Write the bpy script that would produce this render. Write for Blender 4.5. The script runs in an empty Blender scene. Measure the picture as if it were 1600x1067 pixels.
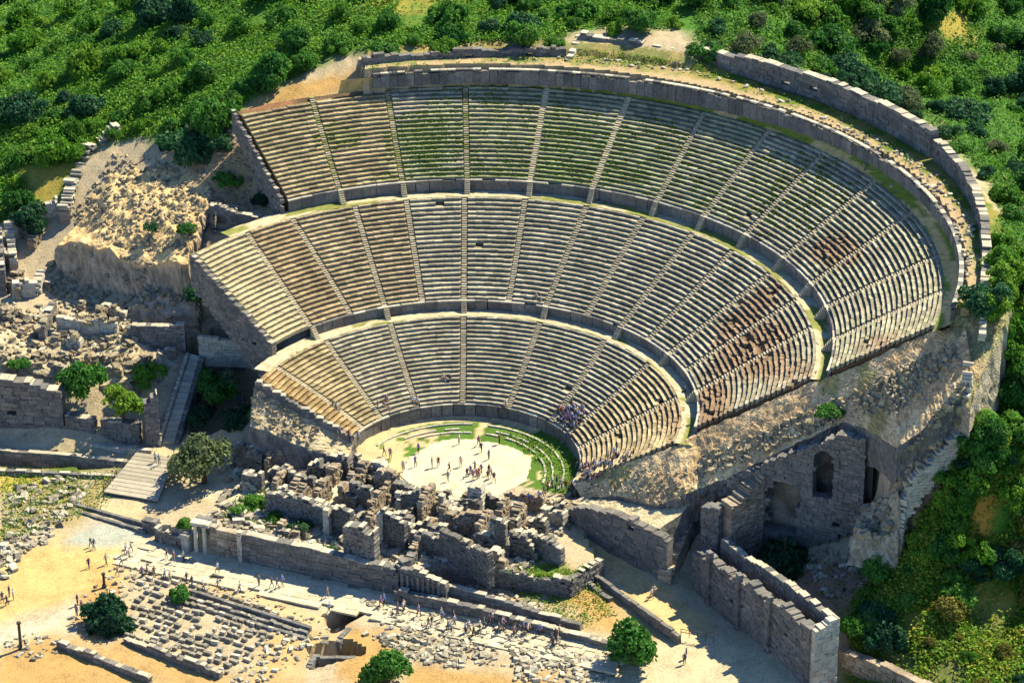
import bpy, bmesh, math, random
import numpy as np
from mathutils import Vector, Matrix

rnd = random.Random(7)
nprng = np.random.default_rng(11)
SC = bpy.context.scene
COL = SC.collection

# ------------------------------------------------------------------ camera
CAM = np.array([9.49304, -369.64903, 204.84348])
CR = np.array([0.99998643, 0.00303203, -0.0042374])
CU = np.array([0.00244902, 0.44431312, 0.89586821])
CF = np.array([-0.00459903, 0.89586643, -0.44429967])
FPX = 4500.0
cam_d = bpy.data.cameras.new('camera')
cam_d.sensor_width = 36.0
cam_d.sensor_fit = 'HORIZONTAL'
cam_d.lens = 36.0 * FPX / 1600.0
cam_d.clip_start = 1.0
cam_d.clip_end = 3000.0
cam = bpy.data.objects.new('camera', cam_d)
COL.objects.link(cam)
cam.matrix_world = Matrix(((CR[0], CU[0], -CF[0], CAM[0]), (CR[1], CU[1], -CF[1], CAM[1]),
                           (CR[2], CU[2], -CF[2], CAM[2]), (0, 0, 0, 1)))
SC.camera = cam

# ------------------------------------------------------------------ light
SUN_AZ, SUN_EL = math.radians(36), math.radians(52)     # azimuth from +x towards +y
world = bpy.data.worlds.new("World")
SC.world = world
world.use_nodes = True
wn = world.node_tree.nodes
bg = wn.get('Background') or wn.new('ShaderNodeBackground')
sky = wn.new('ShaderNodeTexSky')
sky.sky_type = 'NISHITA'
sky.sun_disc = False
sky.sun_elevation = SUN_EL
sky.sun_rotation = math.radians(90) - SUN_AZ
sky.altitude = 100
sky.air_density = 1.0
sky.dust_density = 0.1
sky.ozone_density = 10.0
world.node_tree.links.new(sky.outputs[0], bg.inputs[0])
bg.inputs[1].default_value = 0.10
sun_d = bpy.data.lights.new('sun', 'SUN')
sun_d.energy = 5.0
sun_d.angle = math.radians(0.5)
sun_d.color = (1.0, 0.88, 0.61)
sun = bpy.data.objects.new('sun', sun_d)
COL.objects.link(sun)
sdir = Vector((math.cos(SUN_AZ) * math.cos(SUN_EL), math.sin(SUN_AZ) * math.cos(SUN_EL), math.sin(SUN_EL)))
sun.rotation_euler = sdir.to_track_quat('Z', 'Y').to_euler()
sun.location = sdir * 300
SC.view_settings.view_transform = 'Standard'
SC.view_settings.look = 'None'
SC.view_settings.gamma = 1.0
SC.view_settings.exposure = 1.15
SC.view_settings.use_curve_mapping = False

SC.render.engine = 'CYCLES'
SC.cycles.max_bounces = 6
SC.cycles.diffuse_bounces = 1
SC.cycles.transmission_bounces = 2

# ------------------------------------------------------------------ helpers
def W(px, py, z):
    """the point of the place that lies at height z under a point of the photograph (1600 x 1067)"""
    d = CF * FPX + CR * (px - 800) - CU * (py - 533.5)
    return CAM + d * ((z - CAM[2]) / d[2])

def Wy(px, py, y):
    """the point of the place on the upright plane at depth y under a point of the photograph"""
    d = CF * FPX + CR * (px - 800) - CU * (py - 533.5)
    return CAM + d * ((y - CAM[1]) / d[1])

def proj(P):
    d = np.asarray(P, float) - CAM
    k = d @ CF
    return 800 + FPX * (d @ CR) / k, 533.5 - FPX * (d @ CU) / k

def hash2(ix, iy, s=0):
    n = (ix * 374761393 + iy * 668265263 + s * 1442695041) & 0xffffffff
    n = ((n ^ (n >> 13)) * 1274126177) & 0xffffffff
    return ((n ^ (n >> 16)) & 0xffff) / 65535.0

def vnoise(x, y, s=0):
    x = np.asarray(x, float); y = np.asarray(y, float)
    xi = np.floor(x).astype(np.int64); yi = np.floor(y).astype(np.int64)
    fx = x - xi; fy = y - yi
    fx = fx * fx * (3 - 2 * fx); fy = fy * fy * (3 - 2 * fy)
    a = hash2(xi, yi, s); b = hash2(xi + 1, yi, s); c = hash2(xi, yi + 1, s); d = hash2(xi + 1, yi + 1, s)
    return (a * (1 - fx) + b * fx) * (1 - fy) + (c * (1 - fx) + d * fx) * fy

def fbm(x, y, s=0, o=4):
    t = 0; a = .5
    for i in range(o):
        t = t + a * vnoise(np.asarray(x) * 2 ** i, np.asarray(y) * 2 ** i, s + i * 7); a *= .5
    return t / (1 - .5 ** o)

class MB:
    """collects faces and builds ONE mesh object"""
    def __init__(s): s.v = []; s.f = []; s.c = []; s.m = []
    def add(s, vs, fs, col=(1, 1, 1), mi=0):
        b = len(s.v)
        s.v.extend(vs)
        s.f.extend([tuple(i + b for i in f) for f in fs])
        s.c.extend([col] * len(vs))
        s.m.extend([mi] * len(fs))
    BF = ((0, 3, 2, 1), (4, 5, 6, 7), (0, 1, 5, 4), (1, 2, 6, 5), (2, 3, 7, 6), (3, 0, 4, 7))
    def box(s, o, ax, ay, az, col=(1, 1, 1), jit=0.0, mi=0):
        """corner-jittered box; o = centre, ax/ay/az = half axes"""
        o = np.asarray(o, float); ax = np.asarray(ax, float); ay = np.asarray(ay, float); az = np.asarray(az, float)
        vs = []
        for dz in (-1, 1):
            for dx, dy in ((-1, -1), (1, -1), (1, 1), (-1, 1)):
                p = o + ax * dx + ay * dy + az * dz
                if jit: p = p + np.array([rnd.uniform(-jit, jit) for _ in range(3)])
                vs.append(tuple(p))
        s.add(vs, MB.BF, col, mi)
    def mesh(s, name, mats):
        me = bpy.data.meshes.new(name)
        me.from_pydata(s.v, [], s.f)
        for m in (mats if isinstance(mats, (list, tuple)) else [mats]): me.materials.append(m)
        if any(s.m): me.polygons.foreach_set('material_index', s.m)
        a = me.color_attributes.new('tint', 'FLOAT_COLOR', 'POINT')
        c = np.ones((len(s.v), 4), np.float32); c[:, :3] = np.array(s.c, np.float32).reshape(-1, 3)
        a.data.foreach_set('color', c.ravel())
        me.update()
        return me
    def build(s, name, mats, parent=None, smooth=False, kind=None):
        me = s.mesh(name, mats)
        if smooth: me.polygons.foreach_set('use_smooth', [True] * len(me.polygons))
        o = bpy.data.objects.new(name, me)
        COL.objects.link(o)
        if parent: o.parent = parent
        if kind: o['kind'] = kind
        return o

def tag(o, label, cat, group=None):
    o['label'] = label; o['category'] = cat; o['kind'] = 'thing'
    if group: o['group'] = group
    return o

def thing(name, label, cat, loc=(0, 0, 0), group=None, rz=0):
    o = bpy.data.objects.new(name, None)
    COL.objects.link(o)
    o.location = loc; o.rotation_euler = (0, 0, rz)
    o.empty_display_size = .2
    return tag(o, label, cat, group)

def inst(name, me, loc, rot=(0, 0, 0), sc=(1, 1, 1), parent=None):
    o = bpy.data.objects.new(name, me)
    COL.objects.link(o)
    o.location = loc; o.rotation_euler = rot; o.scale = sc
    if parent: o.parent = parent
    return o

# ------------------------------------------------------------------ materials
def N(nt, t, **k):
    n = nt.nodes.new(t)
    for a, b in k.items(): setattr(n, a, b)
    return n

def mat(name, cols, scale=.35, fine=3.0, rough=.92, bump=.35, bump_scale=6.0, speck=None, speck_amt=.35, objvar=0.0,
        spread=.22, bump_dist=.08, rough_tex=True):
    """procedural surface: a ramp over broad and fine noise, dark or light specks, relief; multiplied by the mesh's own tint"""
    m = bpy.data.materials.new(name); m.use_nodes = True
    nt = m.node_tree; L = nt.links.new
    p = nt.nodes['Principled BSDF']
    p.inputs['Roughness'].default_value = rough
    if 'Specular IOR Level' in p.inputs: p.inputs['Specular IOR Level'].default_value = .15
    g = N(nt, 'ShaderNodeNewGeometry')
    n1 = N(nt, 'ShaderNodeTexNoise'); n1.inputs['Scale'].default_value = scale; n1.inputs['Detail'].default_value = 6; n1.inputs['Roughness'].default_value = .65
    n2 = N(nt, 'ShaderNodeTexNoise'); n2.inputs['Scale'].default_value = fine; n2.inputs['Detail'].default_value = 3
    L(g.outputs['Position'], n1.inputs['Vector']); L(g.outputs['Position'], n2.inputs['Vector'])
    mx = N(nt, 'ShaderNodeMath', operation='MULTIPLY_ADD'); mx.inputs[1].default_value = .45
    sc = N(nt, 'ShaderNodeMath', operation='MULTIPLY'); sc.inputs[1].default_value = .55
    L(n1.outputs[0], sc.inputs[0]); L(n2.outputs[0], mx.inputs[0]); L(sc.outputs[0], mx.inputs[2])
    r = N(nt, 'ShaderNodeValToRGB')
    e = r.color_ramp.elements
    k = len(cols)
    while len(e) < k: e.new(.5)
    for i, c in enumerate(cols):
        e[i].position = .5 - spread + 2 * spread * i / max(1, k - 1); e[i].color = (*c, 1)
    L(mx.outputs[0], r.inputs[0])
    at = N(nt, 'ShaderNodeVertexColor', layer_name='tint')
    mul = N(nt, 'ShaderNodeMix', data_type='RGBA', blend_type='MULTIPLY'); mul.inputs['Factor'].default_value = 1
    L(r.outputs[0], mul.inputs['A']); L(at.outputs[0], mul.inputs['B'])
    out = mul.outputs['Result']
    if objvar:
        oi = N(nt, 'ShaderNodeObjectInfo')
        mr = N(nt, 'ShaderNodeMapRange'); mr.inputs['To Min'].default_value = 1 - objvar; mr.inputs['To Max'].default_value = 1 + objvar
        L(oi.outputs['Random'], mr.inputs[0])
        m2 = N(nt, 'ShaderNodeMix', data_type='RGBA', blend_type='MULTIPLY'); m2.inputs['Factor'].default_value = 1
        L(out, m2.inputs['A']); L(mr.outputs[0], m2.inputs['B']); out = m2.outputs['Result']
    if speck:
        n3 = N(nt, 'ShaderNodeTexNoise'); n3.inputs['Scale'].default_value = fine * .6; n3.inputs['Detail'].default_value = 4; n3.inputs['Roughness'].default_value = .7
        L(g.outputs['Position'], n3.inputs['Vector'])
        mr = N(nt, 'ShaderNodeMapRange'); mr.inputs['From Min'].default_value = .56; mr.inputs['From Max'].default_value = .68; mr.inputs['To Max'].default_value = speck_amt
        L(n3.outputs[0], mr.inputs[0])
        m3 = N(nt, 'ShaderNodeMix', data_type='RGBA'); L(mr.outputs[0], m3.inputs['Factor']); L(out, m3.inputs['A']); m3.inputs['B'].default_value = (*speck, 1)
        out = m3.outputs['Result']
    L(out, p.inputs['Base Color'])
    if bump:
        n4 = N(nt, 'ShaderNodeTexNoise'); n4.inputs['Scale'].default_value = bump_scale; n4.inputs['Detail'].default_value = 5
        L(g.outputs['Position'], n4.inputs['Vector'])
        b = N(nt, 'ShaderNodeBump'); b.inputs['Strength'].default_value = bump; b.inputs['Distance'].default_value = bump_dist
        L(n4.outputs[0], b.inputs['Height']); L(b.outputs[0], p.inputs['Normal'])
    return m

M = {}
M['seat'] = mat('seat_limestone', [(.16, .152, .118), (.325, .308, .24), (.51, .48, .385)], .22, 2.2, speck=(.09, .095, .055), speck_amt=.6)
M['stair'] = mat('stair_limestone', [(.22, .20, .15), (.34, .31, .24), (.46, .42, .33)], .4, 3, speck=(.12, .13, .07), speck_amt=.5)
M['earthbed'] = mat('rubble_earth_bed', [(.06, .042, .026), (.115, .078, .046), (.18, .12, .072)], .3, 3, bump=.6)
M['wallstone'] = mat('grey_limestone', [(.085, .083, .082), (.15, .146, .138), (.255, .243, .22)], .35, 2.5, speck=(.035, .04, .042), speck_amt=.6, objvar=.2)
M['greystone'] = mat('mid_grey_stone', [(.14, .13, .105), (.25, .232, .185), (.40, .37, .30)], .5, 3, speck=(.07, .065, .05), speck_amt=.5, objvar=.2)
M['palestone'] = mat('white_marble', [(.30, .28, .225), (.43, .40, .325), (.55, .515, .43)], .5, 3, speck=(.2, .18, .13), speck_amt=.4, objvar=.14)
M['brownstone'] = mat('brown_masonry', [(.15, .122, .09), (.265, .22, .165), (.40, .335, .255)], .4, 3, speck=(.10, .07, .045), speck_amt=.5, objvar=.16, bump=.6)
M['walk'] = mat('walkway_paving', [(.30, .265, .17), (.42, .37, .26), (.52, .46, .34)], .5, 3, speck=(.13, .14, .06), speck_amt=.6)
M['ground'] = mat('ground_cover', [(.58, .55, .50), (1.0, 1.0, 1.0), (1.28, 1.26, 1.2)], .35, 2.6, speck=(.10, .085, .05), speck_amt=.28, bump=.8, bump_scale=3.5, bump_dist=.15)
# ------------------------------------------------------------------ terrain
OFFR = np.array([0, 17.9, 32, 34.4, 50.5, 53, 68, 200]); OFFX = np.array([0, 0, .45, .45, .71, .71, .41, .41]); OFFY = np.array([0, 0, -.78, -.78, .01, .01, 1.41, 1.41])
def offs(r): return np.interp(r, OFFR, OFFX), np.interp(r, OFFR, OFFY)
def ring(r, a, z=0.0):
    ox, oy = offs(r)
    return np.array([ox + r * math.cos(a), oy + r * math.sin(a), z])

def cavea_z(r): return float(np.interp(r, [17.9, 31.95, 34.3, 34.34, 50.54, 53, 53.01, 68, 70], [2.2, 10.5, 10.6, 12.1, 22.2, 22.3, 24.1, 33.6, 34.6]))

CP = []           # control points x, y, z of the ground
def cpx(px, py, z):
    p = W(px, py, z); CP.append((p[0], p[1], z))
for q in [(150,850,-4),(0,900,-4),(0,1067,-4.3),(300,1000,-4.4),(600,1060,-4.6),(450,920,-4),(800,1060,-4.5),(900,1020,-4),(1200,1060,-4),(1000,930,-4),(930,860,-3),(890,810,-1.2),
          (600,940,-4),(60,960,-4),(420,1000,-4.4),(750,990,-4),(850,930,-3.6),(960,960,-3.8),
          (0,780,-3.6),(150,750,-3.6),(60,720,-3.5),(0,690,-2.6),(200,690,-2.4),(230,740,-3),(100,810,-3.8),
          (60,570,5.5),(160,600,3.6),(230,610,2.2),(280,560,4),(262,680,-1.6),(300,545,5),(400,500,7.5),(350,585,0.5),(330,620,-2.2),(370,650,-2.4),(310,665,-2.6),(400,690,-.8),(425,665,-1.4),(330,705,-2.2),
          (200,500,8.0),(300,490,8.5),(80,500,7.6),(150,470,8.0),(0,500,8),(380,545,6.5),(410,560,5),
          (0,430,10),(0,300,17),(60,250,21),(200,180,26),(0,100,22),(0,0,20),(300,150,30),(400,100,34),(500,60,37),(330,240,25.5),(362,258,25.3),(338,205,29),(396,318,21),(350,290,23),(420,270,25),(380,330,19.5),(300,330,20),
          (1150,850,-2.0),(1330,1060,-4.5),(1230,900,-1.0),
          (1100,900,-3.9),(1180,980,-4)]: cpx(*q)
for px, py, y in [(1200,836,-19.5),(1250,842,-21.5),(1340,806,-23),(1300,880,-29),(1350,850,-28),(1330,960,-42),(1390,900,-36),(1410,845,-29),(1450,790,-29),(1500,740,-28),(1530,680,-26),(1560,600,-22),(1590,520,-12),(1590,700,-27),(1500,900,-40),(1590,900,-40),(1450,980,-47),(1600,1067,-57),(1450,1067,-55)]:
    p = Wy(px, py, y); CP.append(tuple(p))
CP += [tuple(ring(80, math.radians(-19), 31)), tuple(ring(79, math.radians(-26), 27)), (69.6,-31.2,31),(69.4,-32.6,26),(68.8,-34.2,21.5),(66.4,-35.4,18.5),(64.2,-36.2,15),(61.8,-37.2,11.5),(60.6,-38.4,8)]
for a in range(-14, 150, 9):
    ar = math.radians(a)
    for r in (20, 26, 31.5, 35, 42, 50):
        if r > 34 or a > -30: CP.append((*ring(r, ar)[:2], cavea_z(r) - 2.2))
    if a < 121:
        for r in (54, 61, 67, 69): CP.append((*ring(r, ar)[:2], cavea_z(r) - 2.0))
for a in range(-12, 108, 8):
    ar = math.radians(a)
    zt = float(np.interp(a, [-12, 0, 60, 90, 108], [36.6, 37.2, 37.6, 37.3, 36.8]))
    for r in (71.5, 74): CP.append((*ring(r, ar)[:2], zt))
    if a > 58:
        CP.append((*ring(92, ar)[:2], 40.0)); CP.append((*ring(120, ar)[:2], 45)); CP.append((*ring(180, ar)[:2], 60))
    else:
        CP.append((*ring(81, ar)[:2], 34.5)); CP.append((*ring(92, ar)[:2], 33)); CP.append((*ring(115, ar)[:2], 26)); CP.append((*ring(180, ar)[:2], 18))
for q in [(-130, 150, 26), (-130, 60, 10), (-130, -20, -3), (-60, 220, 50), (0, 260, 75), (-120, -90, -5), (0, -90, -5), (100, -90, -6), (140, -40, -4), (150, 40, 8), (140, 120, 18),
          (-300, -300, -6), (300, -300, -8), (-350, 100, 0), (350, 100, 4), (0, 500, 120), (-300, 400, 60), (300, 400, 60), (0, -400, -6)]: CP.append(q)
CPA = np.array(CP, float)
d_ = np.hypot(CPA[:, None, 0] - CPA[None, :, 0], CPA[:, None, 1] - CPA[None, :, 1])
A_ = np.zeros((len(CPA) + 3,) * 2); A_[:-3, :-3] = -np.sqrt(d_ ** 2 + 9) + np.eye(len(CPA)) * .8; A_[:-3, -3:] = np.c_[np.ones(len(CPA)), CPA[:, :2] / 100]; A_[-3:, :-3] = A_[:-3, -3:].T
RB = np.linalg.solve(A_, np.r_[CPA[:, 2], 0, 0, 0])

def inpoly(x, y, poly):
    x = np.asarray(x, float); y = np.asarray(y, float)
    c = np.zeros(x.shape, bool); n = len(poly); j = n - 1
    for i in range(n):
        xi, yi = poly[i]; xj, yj = poly[j]
        c ^= ((yi > y) != (yj > y)) & (x < (xj - xi) * (y - yi) / (yj - yi + 1e-12) + xi)
        j = i
    return c

def P2(lst, z): return [tuple(W(px, py, z)[:2]) for px, py in lst]
# level terraces (world polygons)
FA = W(305, 862, -4)[:2]; FE = W(612, 928, -4)[:2]
FD = (FE - FA) / np.linalg.norm(FE - FA); FN = np.array([-FD[1], FD[0]])      # along and behind the stage front
def fac(s, t): return FA + FD * s + FN * t
FLEN = float(np.linalg.norm(FE - FA))
LEVELS = [
    (P2([(-60,714),(0,718),(196,735),(196,743),(0,738),(-60,735)], -4.7), -4.8),
    (P2([(296,610),(345,600),(440,650),(432,690),(300,696)], -3.2), -3.2),                                              # hollow beside the ramp, deepened so the end walls' shadow fills it
    ([tuple(fac(-6, .6)), tuple(fac(FLEN + 1, .6)), tuple(fac(FLEN + 4, 6)), tuple(fac(FLEN + 23, 8.5)), tuple(fac(FLEN + 25, 15)), (17, -10), (12, -8), (-4, -9), (-13, -2), (-20, 2), (-27, 1)], -1.2),   # stage terrace
    ([(-9.2+18.2*0, 0)] and [tuple(ring(17.6, math.radians(a))[:2]) for a in range(-25, 161, 5)] + [(-15, 0), (-3, -8.5), (13, -9)], 0.0),        # orchestra
    ([(1.51 + 75.4 * math.cos(math.radians(a)), .03 + 75.4 * math.sin(math.radians(a))) for a in range(-18, 106, 3)] + [(1.51 + 69.3 * math.cos(math.radians(a)), .03 + 69.3 * math.sin(math.radians(a))) for a in range(105, -19, -3)], 37.35),
    (P2([(505,985),(560,960),(585,975),(520,1010)], -6.5), -6.6),
    (P2([(480,1032),(545,1018),(575,1040),(490,1062)], -6.5), -6.6),
]
RAMP = (W(262, 691, -1.9), W(305, 554, 5.0))
def ground_z(x, y, rough=True):
    x = np.asarray(x, float); y = np.asarray(y, float); sh = x.shape
    xf = x.ravel(); yf = y.ravel(); z = np.empty(xf.shape)
    for i in range(0, len(xf), 20000):
        q = slice(i, i + 20000)
        z[q] = -np.sqrt((xf[q, None] - CPA[None, :, 0]) ** 2 + (yf[q, None] - CPA[None, :, 1]) ** 2 + 9) @ RB[:-3] + RB[-3] + RB[-2] * xf[q] / 100 + RB[-1] * yf[q] / 100
    if rough: z = z + (fbm(xf / 3.1, yf / 3.1, 3) - .5) * .55
    # under the seats the ground stays well below
    r = np.hypot(xf - .5, yf - .3); a = np.degrees(np.arctan2(yf, xf))
    inside = (r > 18) & (r < 69.5) & (a > -14) & (a < np.where(r > 52, 121, 144))
    lim = np.interp(r, [17.9, 31.95, 34.3, 34.34, 50.54, 53, 53.01, 68, 70], [2.2, 10.5, 10.6, 12.1, 22.2, 22.3, 24.1, 33.6, 34.6]) - 1.3
    z = np.where(inside, np.minimum(z, lim), z)
    # along the narrow ramp the ground keeps just below its slabs
    ra_, rb_ = RAMP; dv = rb_[:2] - ra_[:2]; L2 = dv @ dv
    t = np.clip(((xf - ra_[0]) * dv[0] + (yf - ra_[1]) * dv[1]) / L2, -.02, 1.08); dist = np.hypot(xf - ra_[0] - t * dv[0], yf - ra_[1] - t * dv[1])
    z = np.where(dist < 7, np.minimum(z, ra_[2] + (rb_[2] - ra_[2]) * t - .45 + np.maximum(0, dist - 1.6) * .55), z)
    for poly, zz in LEVELS: z = np.where(inpoly(xf, yf, poly), zz + ((fbm(xf / 2, yf / 2, 9) - .5) * .12 if rough else 0), z)
    return z.reshape(sh)

def gz(x, y): return float(ground_z(np.array([x]), np.array([y]))[0])
def hits(px, py):
    """where the sight lines through points of the photograph meet the bare ground"""
    px = np.atleast_1d(np.asarray(px, float)); py = np.atleast_1d(np.asarray(py, float))
    d = CF[None, :] * FPX + CR[None, :] * (px[:, None] - 800) - CU[None, :] * (py[:, None] - 533.5); d /= np.linalg.norm(d, axis=1)[:, None]
    lo = np.full(len(px), 315.); hi = np.full(len(px), 640.); open_ = np.ones(len(px), bool)
    for t in np.arange(320, 640, 5.):
        k = np.nonzero(open_)[0]
        if not len(k): break
        P = CAM + d[k] * t; b = P[:, 2] < ground_z(P[:, 0], P[:, 1], False); hi[k[b]] = t; lo[k[b]] = t - 5; open_[k[b]] = False
    for _ in range(7):
        t = (lo + hi) / 2; P = CAM + d * t[:, None]; b = P[:, 2] < ground_z(P[:, 0], P[:, 1], False); hi = np.where(b, t, hi); lo = np.where(b, lo, t)
    P = CAM + d * hi[:, None]; P[:, 2] = ground_z(P[:, 0], P[:, 1])
    return P
def hit(px, py): return hits([px], [py])[0]

# land cover: (polygon in photograph px, colour, soft edge px)
SOIL = np.array([.30, .215, .115]); GRASS = np.array([.075, .125, .020]); DUST = np.array([.43, .355, .215]); OCH = np.array([.35, .225, .085]); MARB = np.array([.42, .38, .285])
GREEN = np.array([.05, .14, .018]); RUB = np.array([.36, .30, .20]); YEL = np.array([.26, .22, .045])
COVER = [
    ([(-900,-900),(2900,-900),(2900,2200),(-900,2200)], RUB, 1),
    ([(-900,-600),(2700,-600),(2700,330),(1566,330),(1545,290),(1480,212),(1380,158),(1250,108),(1090,70),(1060,50),(905,45),(880,64),(560,85),(480,115),(370,180),(330,250),(220,220),(130,240),(100,330),(-900,420)], GREEN, 9),
    ([(1566,330),(2700,330),(2700,1800),(1300,1800),(1330,950),(1400,850),(1420,800),(1500,700),(1520,600),(1550,520)], GREEN, 9),
    ([(20,250),(110,250),(100,300),(80,350),(50,330)], YEL, 14),
    ([(1520,760),(1560,770),(1560,870),(1520,880)], np.array([.44,.22,.04]), 16), ([(1410,960),(1440,950),(1450,990),(1420,1000)], np.array([.42,.22,.05]), 10), ([(1500,900),(1600,900),(1600,1000),(1520,990)], YEL, 25),
    ([(120,60),(230,40),(300,80),(250,140),(150,150)], np.array([.06,.15,.015]), 20), ([(330,20),(470,20),(500,80),(420,120),(330,100)], np.array([.065,.15,.018]), 20), ([(0,190),(120,180),(220,200),(120,235),(0,240)], np.array([.07,.16,.018]), 16),
    ([(1560,520),(1600,520),(1610,640),(1560,620)], YEL, 18), ([(1480,700),(1560,690),(1560,740),(1460,760)], np.array([.07,.15,.018]), 14),
    ([(560,0),(720,-20),(740,10),(600,20)], YEL, 20), ([(1460,20),(1520,10),(1520,60),(1470,60)], YEL, 14),
    ([(400,150),(560,100),(560,130),(380,180)], OCH, 8), ([(330,235),(380,230),(430,330),(330,330),(290,260)], SOIL*1.1, 12),
    ([(0,735),(120,730),(200,740),(170,790),(60,830),(0,850)], SOIL*.8+GRASS*.4, 20), ([(0,735),(70,730),(60,760),(0,770)], YEL*1.2, 10),
    ([(0,715),(200,725),(200,735),(0,728)], GRASS, 6),
    ([(60,850),(190,840),(210,880),(160,930),(60,960),(-100,1010),(-100,900)], DUST*np.array([1.0,.90,.62]), 14),
    ([(-100,1000),(60,960),(150,930),(140,990),(40,1020),(-100,1040)], MARB, 10),
    ([(0,1020),(120,990),(250,1040),(240,1100),(-50,1100)], OCH, 12), ([(150,900),(200,940),(140,1010),(110,980)], OCH, 12), ([(180,1010),(460,1067),(150,1067)], OCH*.9+DUST*.1, 16),
    ([(170,870),(230,850),(560,930),(600,950),(520,960),(420,930),(330,905)], MARB*1.05, 5), ([(330,905),(520,965),(480,985),(310,925)], SOIL*1.25+DUST*.15, 7),
    ([(150,810),(230,820),(210,850),(100,850)], MARB*.85+np.array([-.05,.0,.03]), 8),
    ([(560,925),(640,925),(860,990),(960,1005),(950,1040),(880,1040),(740,1010),(640,980),(540,960)], MARB*.98, 6), ([(870,1000),(960,1005),(955,1045),(870,1040)], MARB*1.05, 5),
    ([(540,975),(630,990),(610,1067),(520,1067)], OCH*1.05, 8), ([(640,1045),(880,1050),(880,1100),(640,1100)], OCH, 10), ([(430,985),(540,985),(420,1067),(370,1060)], OCH*.8+DUST*.3, 8),
    ([(800,890),(860,860),(1060,985),(1050,1005),(980,1000),(790,920)], SOIL+GRASS*.2, 10), ([(800,900),(860,870),(930,905),(900,945),(830,930)], GRASS*1.1, 10), ([(890,920),(960,925),(960,980),(900,960)], OCH*1.05, 12),
    ([(890,840),(930,845),(1010,900),(1110,970),(1120,995),(1060,990),(960,905)], DUST*np.array([1.05,.95,.78]), 4),
    ([(1060,995),(1120,990),(1260,1067),(1280,1100),(900,1100),(950,1030)], MARB*np.array([1.02,.98,.85]), 6),
    ([(400,690),(560,670),(620,720),(540,740),(400,720)], DUST, 8),
    ([(330,770),(420,720),(560,735),(640,775),(800,795),(890,810),(850,870),(790,900),(640,890),(500,860)], np.array([.46,.41,.30]), 10),
    ([(240,695),(265,695),(262,715),(225,715)], DUST, 4), ([(160,775),(240,785),(230,815),(150,800)], DUST, 5),
    ([(1200,880),(1350,870),(1400,830),(1390,900),(1300,960)], np.array([.27,.18,.12]), 10),
    ([(1330,960),(1600,960),(1600,1100),(1320,1100)], GRASS*.7+SOIL*.25, 20),
]
def sd_poly(px, py, poly):
    d = np.full(px.shape, 1e9); n = len(poly)
    for i in range(n):
        ax, ay = poly[i]; bx, by = poly[(i + 1) % n]
        t = np.clip(((px - ax) * (bx - ax) + (py - ay) * (by - ay)) / ((bx - ax) ** 2 + (by - ay) ** 2 + 1e-9), 0, 1)
        d = np.minimum(d, np.hypot(px - ax - t * (bx - ax), py - ay - t * (by - ay)))
    return np.where(inpoly(px, py, poly), -d, d)

def nonuni(lo, hi, a, b, st):
    inner = np.arange(a, b + .01, st); L = [a]; s = st
    while L[-1] > lo: s *= 1.22; L.append(L[-1] - s)
    Rr = [inner[-1]]; s = st
    while Rr[-1] < hi: s *= 1.22; Rr.append(Rr[-1] + s)
    return np.array(L[:0:-1] + list(inner) + Rr[1:])
gx = nonuni(-420, 420, -92, 108, .62); gy = nonuni(-420, 600, -58, 112, .62)
GX, GY = np.meshgrid(gx, gy); GZ = ground_z(GX, GY)
vx = np.c_[GX.ravel(), GY.ravel(), GZ.ravel()]
ppx, ppy = proj(vx)
wob = (fbm(vx[:, 0] / 4, vx[:, 1] / 4, 21) - .5) * 2
cc = np.tile(RUB, (len(vx), 1))
near = (ppx > -800) & (ppx < 2600) & (ppy > -800) & (ppy < 1750)
for poly, c, soft in COVER:
    sd = sd_poly(ppx[near], ppy[near], poly) + wob[near] * soft * 2.2
    w = np.clip(.5 - sd / (2 * soft), 0, 1)[:, None]
    cc[near] = cc[near] * (1 - w) + np.asarray(c) * w
cc[~near] = np.where(((vx[~near, 1] > 0) | (vx[~near, 0] > 60))[:, None], GREEN, RUB)
me = bpy.data.meshes.new('ground')
nx, ny = len(gx), len(gy)
ii = (np.arange(ny - 1)[:, None] * nx + np.arange(nx - 1)[None, :]).ravel()
quads = np.c_[ii, ii + 1, ii + 1 + nx, ii + nx]
me.from_pydata(vx.tolist(), [], quads.tolist())
me.materials.append(M['ground'])
at = me.color_attributes.new('tint', 'FLOAT_COLOR', 'POINT')
at.data.foreach_set('color', np.c_[cc, np.ones(len(cc))].astype(np.float32).ravel())
ground = bpy.data.objects.new('ground', me); COL.objects.link(ground)
ground['kind'] = 'structure'; ground['label'] = 'dry earth, dust and green hillside around the ruins'

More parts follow.
